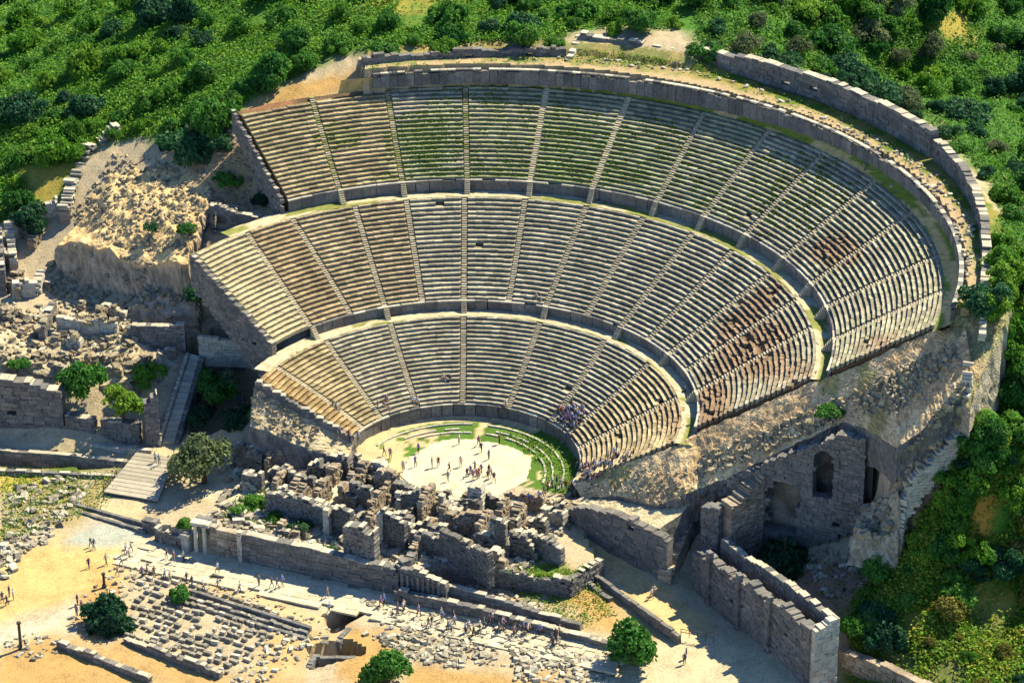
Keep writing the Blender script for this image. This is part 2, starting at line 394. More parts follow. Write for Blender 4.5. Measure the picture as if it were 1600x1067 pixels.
# ------------------------------------------------------------------ the seats
TIERS = {
 'low': dict(r=(17.88, 31.95), z=(2.26, 10.58), n=20, st=[((388,592),(498,671)),((430,573),(522,655)),((507,530),(588,650)),((608,502),(648,632)),((724,495),(723,632)),((842,505),(795,636)),((944,530),(870,655)),((1018,566),(893,677)),((1064,620),(907,700)),((1062,690),(907,755))]),
 'mid': dict(r=(34.34, 50.54), z=(12.11, 22.25), n=22, st=[((305,396),(442,541)),((387,363),(490,513)),((462,345),(541,486)),((556,323),(602,480)),((636,315),(660,471)),((726,311),(725,469)),((823,305),(795,472)),((921,317),(850,483)),((1012,335),(914,495)),((1083,363),(970,511)),((1143,391),(1016,530)),((1201,427),(1055,551)),((1250,467),(1080,578)),((1279,510),(1092,612)),((1273,590),(1092,668))]),
 'top': dict(r=(52.99, 68.0), z=(24.15, 33.64), n=21, st=[((376,176),(448,312)),((487,152),(530,296)),((603,136),(629,284)),((727,132),(730,280)),((855,137),(828,286)),((988,147),(926,295)),((1105,172),(1028,314)),((1206,202),(1113,332)),((1285,239),(1185,360)),((1358,285),(1254,396)),((1412,334),(1290,440)),((1459,400),(1311,478)),((1477,455),(1321,530)),((1477,512),(1316,582))]),
}
for t in TIERS.values():
    ang = []
    for (ox, oy), (ix, iy) in t['st']:
        po = W(ox, oy, t['z'][1]); pi = W(ix, iy, t['z'][0])
        co = offs(t['r'][1]); ci = offs(t['r'][0])
        ang.append((math.atan2(pi[1] - ci[1], pi[0] - ci[0]), math.atan2(po[1] - co[1], po[0] - co[0])))
    t['ang'] = ang

def in_ell(p, cx, cy, rx, ry): return ((p[0] - cx) / rx) ** 2 + ((p[1] - cy) / ry) ** 2
WORN = [(1172, 535, 62, 60, .9), (1110, 640, 35, 50, .7), (1305, 393, 45, 28, .8), (1190, 470, 40, 25, .45), (1225, 440, 30, 20, .6), (1120, 585, 25, 60, .4), (1060, 660, 40, 40, .35), (1400, 540, 70, 25, .4), (1240, 585, 50, 30, .4), (560, 118, 40, 22, .6), (420, 165, 50, 14, .6)]
MOSS = [(650, 225, 50, 50, .95), (690, 210, 40, 70, .6), (800, 215, 110, 70, .5), (900, 230, 80, 60, .45), (530, 215, 40, 25, .6), (1000, 250, 80, 70, .4), (1200, 300, 130, 70, .35), (850, 275, 160, 22, .6), (700, 280, 120, 20, .6), (780, 140, 100, 12, .4)]
def seat_tint(tier, wi, p2, q):
    v = .68 + .6 * q
    c = np.array([v, v * .985, v * .95])
    if tier == 'mid' and wi == 0: c = np.array([1.35, 1.26, 1.02]) * (.93 + .14 * q)
    elif tier == 'mid' and wi == 1: c = c * np.array([.98, .82, .66])
    elif tier == 'mid' and wi in (2, 3): c = c * np.array([.97, .86, .74])
    elif tier == 'low' and wi == 0: c = c * np.array([1.12, .86, .58])
    elif tier == 'low' and wi == 1: c = c * np.array([1.08, .95, .74])
    elif tier == 'low' and wi in (7, 8): c = c * np.array([1.12, .98, .80])
    elif tier == 'top' and wi in (0, 1): c = c * np.array([1.0, .88, .72])
    elif tier == 'top' and wi in (4, 5, 6): c = c * np.array([.86, .92, .83])
    for cx, cy, rx, ry, a in MOSS:
        d = in_ell(p2, cx, cy, rx, ry)
        if d < 1 and tier == 'top':
            w = a * .75 * (1 - d) * (.6 + .5 * q)
            c = c * (1 - min(.8, w)) + np.array([.42, .62, .16]) * min(.8, w)
    for cx, cy, rx, ry, a in WORN:
        d = in_ell(p2, cx, cy, rx, ry)
        if d < 1.3:
            w = min(.9, a * (1.3 - d) * 1.3 * (.55 + .9 * vnoise(p2[0] / 14, p2[1] / 10, 19))); c = c * (1 - w) + np.array([.74, .53, .44]) * w * (.9 + .2 * q)
    return tuple(c)
def worn_prob(p2, tier):
    w = .012
    for cx, cy, rx, ry, a in WORN:
        d = in_ell(p2, cx, cy, rx, ry)
        if d < 1: w = max(w, a * (1 - d) ** .6)
    return w

TNAME = {'low': 'lowest tier of curved stone seats, ringing the orchestra', 'mid': 'middle tier of curved stone seats between the two walkways', 'top': 'highest tier of curved stone seats, below the gallery wall'}
tufts = MB()
for tn, t in TIERS.items():
    root = thing('seating_tier', TNAME[tn], 'seating tier', (0, 0, 0), 'seating tiers of the theatre')
    (r0, r1), (z0, z1), n = t['r'], t['z'], t['n']
    dr = (r1 - r0) / n; dz = (z1 - z0) / n
    # earth bed under the rows
    bed = MB(); NA = 90
    for i in range(n + 1):
        k = i / n; r = r0 + dr * i + .30; z = z0 + dz * i - .16
        a0 = t['ang'][0][0] * (1 - k) + t['ang'][0][1] * k; a1 = t['ang'][-1][0] * (1 - k) + t['ang'][-1][1] * k
        for j in range(NA + 1):
            p = ring(r, a0 + (a1 - a0) * j / NA, z + .22 * (rnd.random() - .5)); bed.v.append(tuple(p))
            p2 = proj(p); g = .9 + .3 * rnd.random(); bed.c.append((1.8 * g, 1.35 * g, 1.15 * g) if worn_prob(p2, tn) > .2 else (g, g, g))
    for i in range(n):
        for j in range(NA):
            b = i * (NA + 1) + j; bed.f.append((b, b + NA + 1, b + NA + 2, b + 1)); bed.m.append(0)
    # side skirts close the bed at both ends down to the ground
    for j in (0, NA):
        for i in range(n):
            b = i * (NA + 1) + j; c = b + NA + 1; q = [bed.v[b], bed.v[c]]
            bed.add([q[0], q[1], (q[1][0], q[1][1], q[1][2] - 5), (q[0][0], q[0][1], q[0][2] - 5)], [(0, 1, 2, 3)], (.95, .85, .75))
    bed.build('earth_bed', M['earthbed'], root)
    sw = .52
    for wi in range(len(t['ang']) - 1):
        wroot = bpy.data.objects.new('seating_wedge', None); COL.objects.link(wroot); wroot.parent = root
        A0, A1 = t['ang'][wi], t['ang'][wi + 1]
        for i in range(n):
            k = i / n; r = r0 + dr * i; zt = z0 + dz * (i + 1)
            a = A0[0] * (1 - k) + A0[1] * k; b = A1[0] * (1 - k) + A1[1] * k
            if a < b: a, b = b, a
            a -= (sw if wi else .1) / r; b += (sw if wi < len(t['ang']) - 2 else .1) / r
            if tn == 'top' and wi in (0, 1) and i >= n - 1: continue
            mb = MB(); L = (a - b) * r; nb = max(1, round(L / rnd.uniform(1.1, 1.5)))
            for j in range(nb):
                aa = a - (a - b) * j / nb - .012 / r; ab = a - (a - b) * (j + 1) / nb + .012 / r
                pm = ring(r, (aa + ab) / 2, zt); p2 = proj(pm)
                wp = worn_prob(p2, tn)
                if rnd.random() < wp * .08: continue
                ws = min(1, wp * 1.6)
                q = rnd.random()
                jr = rnd.gauss(0, .03 + .045 * ws); jz = rnd.gauss(0, .016 + .045 * ws) - .1 * ws * rnd.random()
                tl = rnd.gauss(0, .014 + .03 * ws); ln = rnd.gauss(0, .012 + .04 * ws)
                prof = [(r + .17 + jr, zt - dz - .3), (r + .15 + jr, zt - .16 + jz), (r - .02 + jr, zt - .13 + jz), (r - .02 + jr, zt + jz + ln), (r + dr + .16, zt - .01 + jz - ln)]
                vs = []
                for an, sg in ((aa, -1), (ab, 1)):
                    for (pr_, pz) in prof:
                        vs.append(tuple(ring(pr_, an, pz + tl * sg)))
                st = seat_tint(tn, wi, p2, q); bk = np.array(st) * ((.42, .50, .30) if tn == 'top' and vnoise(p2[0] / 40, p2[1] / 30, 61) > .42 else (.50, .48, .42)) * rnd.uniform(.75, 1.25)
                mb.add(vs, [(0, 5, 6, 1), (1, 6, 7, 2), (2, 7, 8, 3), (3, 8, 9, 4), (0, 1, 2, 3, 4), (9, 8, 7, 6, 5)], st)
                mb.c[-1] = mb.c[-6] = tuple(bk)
                for cx, cy, rx, ry, am in MOSS:
                    if tn == 'top' and in_ell(p2, cx, cy, rx, ry) < 1 and rnd.random() < am * 1.1:
                        for _ in range(rnd.randint(3, 8)):
                            an = rnd.uniform(ab, aa); g = ring(r + rnd.uniform(.3, dr), an, zt)
                            tufts_h = rnd.uniform(.10, .28)
                            for kk in range(3):
                                th = rnd.uniform(0, 6.28); ww = rnd.uniform(.12, .26)
                                d = np.array([math.cos(th) * ww, math.sin(th) * ww, 0]); up = np.array([rnd.uniform(-.1, .1), rnd.uniform(-.1, .1), tufts_h])
                                tufts.add([tuple(g - d), tuple(g + d), tuple(g + d * .6 + up), tuple(g - d * .6 + up)], [(0, 1, 2, 3)], tuple(np.array([1, 1, 1]) * rnd.uniform(.7, 1.3)))
            if mb.f: mb.build('seat_row', M['seat'], wroot)
    for si, A in enumerate(t['ang'][1:-1], 1):
        mb = MB(); ns = n * 2
        pale = (tn == 'top' and si in (4, 5)); grassy = (tn == 'top' and si in (1, 2, 3))
        for i in range(ns):
            k = i / ns; r = r0 + dr * n * k; zt = z0 + dz * n * (i + 1) / ns; a = A[0] * (1 - k) + A[1] * k
            h = sw - .1 if not pale else sw
            if rnd.random() < .05: zt -= .1
            j = [rnd.gauss(0, .02) for _ in range(4)]
            d2 = dr / 2
            vs = [tuple(ring(r + j[0], a + h / r, zt - dz / 2 - .3)), tuple(ring(r + j[0], a - h / r, zt - dz / 2 - .3)), tuple(ring(r + j[0], a - h / r, zt + j[1])), tuple(ring(r + j[0], a + h / r, zt + j[2])),
                  tuple(ring(r + d2 + .1, a - h / r, zt + j[1])), tuple(ring(r + d2 + .1, a + h / r, zt + j[2]))]
            g = rnd.uniform(.82, 1.15)
            c = (1.3 * g, 1.25 * g, 1.1 * g) if pale else ((.55 * g, .62 * g, .34 * g) if grassy and rnd.random() < .6 else (g, .97 * g, .9 * g))
            mb.add(vs, [(0, 1, 2, 3), (3, 2, 4, 5), (1, 4, 2), (0, 3, 5)], c)
        mb.build('staircase', M['stair'], root)
M['leaf_grass'] = mat('grass_blades', [(.09, .17, .02), (.13, .22, .03), (.20, .26, .05)], .5, 2, bump=0)
o = tufts.build('grass', M['leaf_grass'], kind='stuff'); o['label'] = 'green weeds growing between the upper seats'
# ------------------------------------------------------------------ masonry
def unit_blocks(key, material, n=7, j=.055):
    out = []
    for i in range(n):
        mb = MB(); g = rnd.uniform(.82, 1.16); w = rnd.uniform(-.04, .04)
        mb.box((0, 0, 0), (.5, 0, 0), (0, .5, 0), (0, 0, .5), (g * (1 + w), g, g * (1 - w)), j)
        out.append(mb.mesh('stone_block', material))
    return out
UB = {k: unit_blocks(k, M[k]) for k in ('wallstone', 'palestone', 'brownstone', 'greystone')}

def path_at(pts, s):
    for i in range(len(pts) - 1):
        a = np.array(pts[i]); b = np.array(pts[i + 1]); l = np.linalg.norm(b - a)
        if s <= l or i == len(pts) - 2:
            d = (b - a) / l; return a + d * s, d
        s -= l
def path_len(pts): return sum(float(np.linalg.norm(np.array(pts[i + 1]) - np.array(pts[i]))) for i in range(len(pts) - 1))
def prof(p):
    """(fraction, value) list -> function of the fraction"""
    if callable(p): return p
    if isinstance(p, (int, float)): return lambda u: float(p)
    xs = [a for a, _ in p]; ys = [b for _, b in p]
    return lambda u: float(np.interp(u, xs, ys))

def masonry(name, label, cat, pts, zb, zt, th=1.0, bl=1.2, bh=.6, m='wallstone', group=None, parts=True, rag=.7, hole=None, cap=None, seed=0,
            jit=.03, root=None, keep=.995, lean=0.0, maxparts=300, rj=.03):
    """a wall of coursed blocks along a plan line; zb/zt = foot and top along it; broken top; hole(s, z) leaves openings"""
    pts = [tuple(map(float, p[:2])) for p in pts]
    L = path_len(pts); fb, ft = prof(zb), prof(zt)
    r_ = random.Random(hash((round(L * 100), seed)) & 0xffff)
    if root is None:
        p0, d0 = path_at(pts, 0); root = thing(name, label, cat, (p0[0], p0[1], fb(0)), group)
    zmin = min(fb(i / 20) for i in range(21)); zmax = max(ft(i / 20) for i in range(21)) + rag
    blocks = []; k = 0; z = zmin
    while z < zmax:
        h = bh * r_.uniform(.85, 1.15); s = -r_.uniform(0, bl * .6)
        while s < L:
            l = bl * r_.uniform(.65, 1.3); a = max(0, s); b = min(L, s + l); s += l
            if b - a < .15: continue
            sm = (a + b) / 2; u = sm / L
            top = ft(u) + rag * (1.5 * float(vnoise(sm / 2.6, seed * 3.1 + .5, 5)) + .8 * r_.random() - 1.2)
            if z + .14 > top or z + h < fb(u): continue
            hh = min(h, top - z)
            if hole and hole(sm, z + hh / 2): continue
            if r_.random() > keep: continue
            P, d = path_at(pts, sm); n = np.array([-d[1], d[0]])
            t = th * (1 if lean == 0 else max(.4, 1 - lean * (z - zmin)))
            c = P + n * r_.gauss(0, jit)
            blocks.append((c, d, n, z + hh / 2, (b - a) - .02, t * r_.uniform(.95, 1.04), hh - .015, z + h * 1.12 > top))
        z += h; k += 1
    rx, ry, rz = root.location
    blocks.sort(key=lambda q: -q[3])
    lib = UB[m]; capl = UB[cap] if cap else lib
    npart = maxparts if parts else 0
    rest = MB(); caps = MB()
    for i, (c, d, n, zc, l, t, h, istop) in enumerate(blocks):
        lb = lib
        if cap and istop and r_.random() < .72:
            g = r_.uniform(.8, 1.1); hc = r_.uniform(.06, .16)
            caps.box((c[0] - rx, c[1] - ry, zc + h / 2 + hc / 2 - rz), (d[0] * l / 2, d[1] * l / 2, 0), (n[0] * t * .49, n[1] * t * .49, 0), (0, 0, hc / 2), (g, g * .98, g * .93), .04)
        if i < npart:
            o = inst('stone_block', r_.choice(lb), (c[0] - rx, c[1] - ry, zc - rz), (r_.gauss(0, .012), r_.gauss(0, .012), math.atan2(d[1], d[0]) + r_.gauss(0, .015)), (l, t, h), root)
        else:
            g = r_.uniform(.8, 1.18)
            rest.box((c[0] - rx, c[1] - ry, zc - rz), (d[0] * l / 2, d[1] * l / 2, 0), (n[0] * t / 2, n[1] * t / 2, 0), (0, 0, h / 2), (g, g * .99, g * .96), rj)
    if caps.f: caps.build('lit_tone_top', M['palestone' if cap == 'palestone' else m], root)  # pale caps put sunlight into the colour of the wall tops
    if rest.f: rest.build('masonry', M[m], root, kind='stuff')
    return root

# solid, lumpy mass (rubble concrete cores, mounds): a closed grid between a foot line and a top, displaced
def lump(name, poly, zb, ztf, m, nu=28, nv=28, rough=.5, seed=0, parent=None, skirt=True, tintf=None, m2=None):
    """heaped mass over a plan polygon (4 corners): height ztf(u, v); sides drop to zb"""
    A, B, C, D = [np.array(p[:2], float) for p in poly]
    mb = MB(); 
    for j in range(nv + 1):
        for i in range(nu + 1):
            u, v = i / nu, j / nv
            p = (A * (1 - u) + B * u) * (1 - v) + (D * (1 - u) + C * u) * v
            z = ztf(u, v) + rough * (float(fbm(p[0] / 1.6 + seed, p[1] / 1.6, seed, 3)) - .5) * 2
            e = min(u, 1 - u, v, 1 - v)
            if e == 0: p = p + rough * 2.2 * (np.array([float(fbm(p[0] / 2.2, p[1] / 2.2, seed + 40, 3)), float(fbm(p[0] / 2.2, p[1] / 2.2, seed + 50, 3))]) - .5)
            else: p = p + np.array([rnd.uniform(-.15, .15), rnd.uniform(-.15, .15)])
            g = rnd.uniform(.86, 1.14)
            mb.v.append((p[0], p[1], z)); mb.c.append(tupmul(tintf(u, v) if tintf else (1, 1, 1), g))
    for j in range(nv):
        for i in range(nu):
            b = j * (nu + 1) + i; mb.f.append((b, b + 1, b + nu + 2, b + nu + 1)); mb.m.append(0)
    edge = [(i, 0) for i in range(nu + 1)] + [(nu, j) for j in range(1, nv + 1)] + [(i, nv) for i in range(nu - 1, -1, -1)] + [(0, j) for j in range(nv - 1, 0, -1)]
    NS = 8; idx = []
    for k in range(NS + 1):
        row = []
        for n_, (i, j) in enumerate(edge):
            b = j * (nu + 1) + i
            if k == 0: row.append(b); continue
            p = np.array(mb.v[b]); f = k / NS
            cx = (A + B + C + D) / 4; dv = p[:2] - cx; dv /= np.linalg.norm(dv)
            off = rough * 2.0 * (float(fbm(n_ / 2.1 + seed, k * .8, seed + 3, 3)) - .42) * (1 - .3 * f) + .9 * f
            zb_ = zb if not callable(zb) else zb(p[0], p[1])
            mb.v.append((p[0] + dv[0] * off, p[1] + dv[1] * off, p[2] * (1 - f) + zb_ * f)); mb.c.append(tupmul((1, 1, 1), rnd.uniform(.62, 1.3))); row.append(len(mb.v) - 1)
        idx.append(row)
    ne = len(edge)
    for k in range(NS):
        for n_ in range(ne):
            a, b = idx[k][n_], idx[k][(n_ + 1) % ne]; c, d = idx[k + 1][(n_ + 1) % ne], idx[k + 1][n_]
            mb.f.append((a, d, c, b)); mb.m.append(1 if m2 else 0)
    return mb.build(name, [m, m2] if m2 else m, parent)
def tupmul(c, g): return (c[0] * g, c[1] * g, c[2] * g)

# ------------------------------------------------------------------ podium walls, walkways and the gallery
def ring_floor(name, ra, rb, za, zb, a0, a1, m, tint, parent=None, n=140, ca=None, cb=None, kr=5, rough=.06):
    mb = MB()
    for j in range(n + 1):
        a = a0 + (a1 - a0) * j / n
        for i in range(kr + 1):
            k = i / kr
            pa = ring(ra, a) if ca is None else np.array([ca[0] + ra * math.cos(a), ca[1] + ra * math.sin(a), 0])
            pb = ring(rb, a) if cb is None else np.array([cb[0] + rb * math.cos(a), cb[1] + rb * math.sin(a), 0])
            p = pa * (1 - k) + pb * k
            mb.v.append((p[0], p[1], za * (1 - k) + (zb(a) if callable(zb) else zb) * k + rnd.uniform(-rough, rough))); mb.c.append(tint(a, k))
    for j in range(n):
        for i in range(kr):
            b = j * (kr + 1) + i; mb.f.append((b, b + 1, b + kr + 2, b + kr + 1)); mb.m.append(0)
    return mb.build(name, m, parent)

def podium(label, r, z0, z1, a0, a1, slab, stairs_a, m='wallstone', c=None, th=.55, coping=True, rag=0.0, cat='podium wall', group='walls ringing the seats', skipf=None):
    """curved wall of upright slabs with a coping; small steps in front where the stairs come down"""
    def pt(rr, a, z): return ring(rr, a, z) if c is None else np.array([c[0] + rr * math.cos(a), c[1] + rr * math.sin(a), z])
    root = thing('podium_wall', label, cat, (0, 0, 0), group)
    if a0 < a1: a0, a1 = a1, a0
    n = int((a0 - a1) * r / slab); i = 0; Z1 = z1
    for i in range(n):
        x0 = a0 - (a0 - a1) * i / n; x1 = a0 - (a0 - a1) * (i + 1) / n; am = (x0 + x1) / 2
        if skipf and skipf(am): continue
        z1 = Z1(am) if callable(Z1) else Z1
        h = (z1 - z0) - (.22 if coping else 0) - (rag * rnd.random() if rag else 0)
        o = pt(r + th / 2 + rnd.gauss(0, .02), am, z0 + h / 2 - .1); t = np.array([-math.sin(am), math.cos(am), 0]); nn = np.array([math.cos(am), math.sin(am), 0])
        inst('wall_slab', rnd.choice(UB[m]), tuple(o), (0, 0, math.atan2(t[1], t[0])), ((x0 - x1) * r - .03, th, h + .2), root)
        if coping and rnd.random() > .06:
            o = pt(r + th / 2 - .05, am, z1 - .11)
            inst('coping_stone', rnd.choice(UB['palestone' if rnd.random() < .7 else m]), tuple(o), (rnd.gauss(0, .01), rnd.gauss(0, .01), math.atan2(t[1], t[0])), ((x0 - x1) * r - .03, th + .06, .2), root)
    for a in stairs_a:
        mb = MB(); z1 = Z1(a) if callable(Z1) else Z1; ns = max(4, int((z1 - z0) / .26))
        t = np.array([-math.sin(a), math.cos(a), 0]); nn = np.array([math.cos(a), math.sin(a), 0])
        for k in range(ns):
            zt = z0 + (z1 - z0) * (k + 1) / ns; dpt = .22 * (ns - k)
            o = pt(r - dpt / 2 + .02, a, (z0 + zt) / 2 - .05); mb.box(o, nn * dpt / 2, t * .42, (0, 0, (zt - z0) / 2 + .05 - .002 * k), tupmul((1.1, 1.07, .98), rnd.uniform(.9, 1.1)), .012)
        mb.build('wall_steps', M['stair'], root)
    return root

TA = TIERS
def am(tn, i, k=0): return TA[tn]['ang'][i][k]
podium('low stone wall round the orchestra, topped by the front row of seats', 17.55, 0.0, 2.3, am('low', 0), am('low', -1), 1.7, [])
podium('grey slab wall of the lower walkway, at the foot of the middle seats', 33.9, 10.55, 12.25, am('mid', 1) , am('mid', -1), 1.9, [am('mid', i) for i in (1, 3, 5, 7, 9, 11, 13)])
podium('dark slab wall of the upper walkway, at the foot of the highest seats', 52.55, 22.25, 24.25, am('top', 0), am('top', -1), 2.1, [am('top', i) for i in range(1, 13)])
def wtint(gr):
    def f(a, k):
        g = rnd.uniform(.85, 1.15); q = float(vnoise(a * 9, k * 2, 31))
        return tupmul((1, .98, .92), g) if q > gr else tupmul((.42, .52, .2), g)
    return f
wl = ring_floor('walkway', 31.6, 34.3, 10.62, 10.6, am('low', 0) + .0, am('low', -1, 1) - .02, M['walk'], wtint(.28)); tag(wl, 'pale curved walkway between the lowest and middle seats', 'walkway'); wl['group'] = 'walkways between the tiers'
wl = ring_floor('walkway', 50.2, 53.0, 22.28, 22.26, am('mid', 1, 1) + .06, am('mid', -1, 1) - .01, M['walk'], wtint(.52)); tag(wl, 'grassy curved walkway between the middle and highest seats', 'walkway'); wl['group'] = 'walkways between the tiers'
GC = (1.51, .03)
def ltint(a, k):
    q = float(vnoise(a * 14, k * 3, 41)); g = rnd.uniform(.8, 1.2); d = math.degrees(a)
    gr = .72 if 20 < d < 75 else .5
    if d > 92: gr = .1
    return tupmul((.30, .46, .10) if q < gr else (.95, .82, .52), g)
lg = ring_floor('grass_ledge', 67.9, 69.2, 33.66, lambda a: float(np.interp(math.degrees(a), [-18, 10, 50, 75, 90], [35.6, 35.75, 35.8, 35.8, 36.0])), am('top', 2, 1) + .12, math.radians(-19.9), M['walk'], ltint, n=240, cb=GC, rough=.1); tag(lg, 'weedy ledge behind the highest row of seats', 'ledge')
podium('tall dark wall behind the highest seats with a pale worn top', 68.55, 34.4, lambda a: float(np.interp(math.degrees(a), [-20, 50, 75, 104], [37.4, 37.35, 36.95, 36.75])), math.radians(104), math.radians(-18.5), 1.35, [], c=GC, th=.6, rag=.55, cat='gallery wall')

# orchestra floor and kerbs
mb = MB(); nseg = 90
M['plaza'] = mat('packed_marble_dust', [(.36, .31, .20), (.50, .445, .31), (.58, .52, .37)], .30, 1.8, bump=.3, spread=.16) if True else mat('', [(.60, .55, .42), (.70, .64, .49), (.78, .72, .57)], .25, 2.5, bump=.2)
oc = (0.9, 1.2)
top = [(oc[0] + (9.3 + .5 * math.sin(3 * t + 1) * math.sin(5 * t) + rnd.uniform(-.25, .25)) * math.cos(t), oc[1] + (9.1 + .5 * math.sin(4 * t) + rnd.uniform(-.25, .25)) * math.sin(t), .12) for t in [2 * math.pi * i / nseg for i in range(nseg)]]
mb.add(top + [(x, y, -.3) for x, y, z in top], [tuple(range(nseg))] + [(i, i + nseg, (i + 1) % nseg + nseg, (i + 1) % nseg) for i in range(nseg)])
o = mb.build('orchestra_floor', M['plaza']); o['kind'] = 'structure'; o['label'] = 'bright round floor of the orchestra'
for rr, lo, hi, lb in ((12.4, -15, 118, 'innermost pale kerb arc in the orchestra grass'), (13.5, -18, 128, 'middle pale kerb arc in the orchestra grass'), (15.1, -20, 145, 'outermost pale kerb arc in the orchestra grass')):
    root = thing('stone_kerb', lb, 'kerb', (0, 0, 0), 'kerb arcs in the orchestra')
    a = math.radians(lo)
    while a < math.radians(hi):
        l = rnd.uniform(.8, 1.4); am_ = a + l / rr / 2
        if rnd.random() > .05 and not (74 < math.degrees(am_) < 84):
            inst('kerb_stone', rnd.choice(UB['palestone']), (rr * math.cos(am_), rr * math.sin(am_), .06), (0, 0, am_ + math.pi / 2), (l - .03, .28, .36), root)
        a += l / rr
# colour of the orchestra ground: grass between the kerbs, dry soil on the left and along the wall
A_col = np.empty(len(vx) * 4, np.float32); at.data.foreach_get('color', A_col); A_col = A_col.reshape(-1, 4)
ro = np.hypot(vx[:, 0], vx[:, 1]); ao = np.degrees(np.arctan2(vx[:, 1], vx[:, 0]))
msk = (ro < 17.9) & (vx[:, 2] > -.6) & (vx[:, 2] < .6) & ((ao > -24) | (ao < -170))
nz = fbm(vx[:, 0] / 1.5, vx[:, 1] / 1.5, 77)
gcol = np.array([.065, .135, .018]) * (.7 + .6 * nz[:, None]); scol = np.array([.46, .36, .20]) * (.8 + .4 * nz[:, None])
isg = (ro < 16.1) & (ro > 9) & (ao < 125 + 130 * (nz - .5)) & ~((ao > 76) & (ao < 81)) & (nz > np.interp(ao, [60, 130], [.05, .36])) & ~((ro < 11.8) & (nz > .62) & (ao < 30))
A_col[msk, :3] = np.where(isg[msk][:, None] | ((ro > 16.1) & (ao < 48))[msk][:, None], gcol[msk], scol[msk])
rg_ = np.hypot(vx[:, 0] - 1.51, vx[:, 1] - .03); ag_ = np.degrees(np.arctan2(vx[:, 1] - .03, vx[:, 0] - 1.51))
n2_ = fbm(vx[:, 0] / 2.2, vx[:, 1] / 2.2, 55)
mk = (rg_ > 69) & (rg_ < 78) & (ag_ > -20) & (ag_ < 104) & (vx[:, 2] > 36)
w_ = np.clip((rg_ - 70.6 + (n2_ - .5) * 5) / 1.6, 0, 1) * np.where(ag_ < 62, 1, .65)
gc_ = np.where((n2_ > .5)[:, None], np.array([.085, .135, .018]), np.array([.20, .18, .045]))
A_col[mk, :3] = (np.array([.34, .26, .15]) * (1 - w_[:, None]) + gc_ * w_[:, None])[mk]
at.data.foreach_set('color', A_col.ravel())

M['slope'] = mat('broken_masonry_slope', [(.20, .175, .125), (.34, .30, .22), (.46, .415, .315)], .6, 2.6, speck=(.08, .065, .04), speck_amt=.7, bump=1.0, bump_scale=3.5, bump_dist=.25)
# ------------------------------------------------------------------ outer walls above the gallery
def wp(lst, z): return [tuple(W(px, py, z)[:2]) for px, py in lst]
owp = wp([(1095,97),(1140,112),(1187,125),(1240,141),(1289,159),(1335,178),(1379,200),(1420,222),(1458,246)], 37.3)
masonry('retaining_wall', 'long tall dark curved wall with pale top, along the upper right edge', 'retaining wall', owp, 36.6, [(0, 39.9), (.2, 40.8), (.5, 41.2), (1, 41.6)], 1.5, 1.5, .75, rag=.25, cap='palestone', seed=1)
owp2 = wp([(1462,249),(1500,285),(1522,320),(1536,360),(1541,410),(1538,462)], 37.2)
masonry('retaining_wall', 'dark wall bending down the far right side, in line with the long wall', 'retaining wall', owp2, 31, [(0, 40.6), (.3, 40.2), (.7, 39.2), (1, 38.0)], 1.3, 1.4, .7, rag=.3, cap='palestone', seed=2)
masonry('retaining_wall', 'straight dark wall piece at the top centre, left of the gap', 'retaining wall', wp([(908,72),(960,78),(1062,90)], 37.4), 36.8, [(0, 39.6), (.5, 39.4), (1, 38.8)], 1.3, 1.3, .7, rag=.3, cap='palestone', seed=3)
masonry('retaining_wall', 'low broken dark wall at the upper left, behind the gallery', 'retaining wall', wp([(566,102),(640,94),(730,90),(810,87),(885,88)], 37.2), 36.6, [(0, 38.6), (.25, 38.4), (.5, 38.6), (1, 38.5)], 1.2, 1.2, .6, rag=.5, cap='wallstone', seed=4)
masonry('ruined_wall', 'short pale broken wall stub crossing the upper terrace', 'ruined wall', wp([(890,92),(907,68)], 37.4), 36.8, [(0, 37.9), (1, 39.4)], 1.1, 1.0, .5, 'palestone', rag=.4, seed=5)
masonry('ruined_wall', 'pale wall end standing at the far right corner of the terrace', 'ruined wall', wp([(1538,470),(1535,520)], 36.4), 35.2, [(0, 38.4), (1, 36.4)], .9, 1.1, .5, 'palestone', rag=.3, seed=6)

ge = [np.array([1.51 + r_ * math.cos(math.radians(a_)), .03 + r_ * math.sin(math.radians(a_))]) for r_, a_ in ((69.2, -16.5), (76.3, -16), (74.5, -27), (69.5, -25))]
o = lump('rubble_bank', [ge[3], ge[2], ge[1], ge[0]], 24, lambda u, v: 29.4 + 7.6 * v - 1.0 * u * (1 - v), M['slope'], 20, 22, .6, 71, tintf=lambda u, v: (.9, .95, .6) if vnoise(u * 5, v * 6, 3) > .5 else (1.2, 1.05, .8)); tag(o, 'rough weedy bank at the right end of the upper terrace', 'rubble bank')

# ------------------------------------------------------------------ right-hand substructure with the tall arch
E1 = ring(70.5, am('top', -1, 1) - .015)[:2]; E0 = ring(34, am('mid', -1) - .04)[:2]
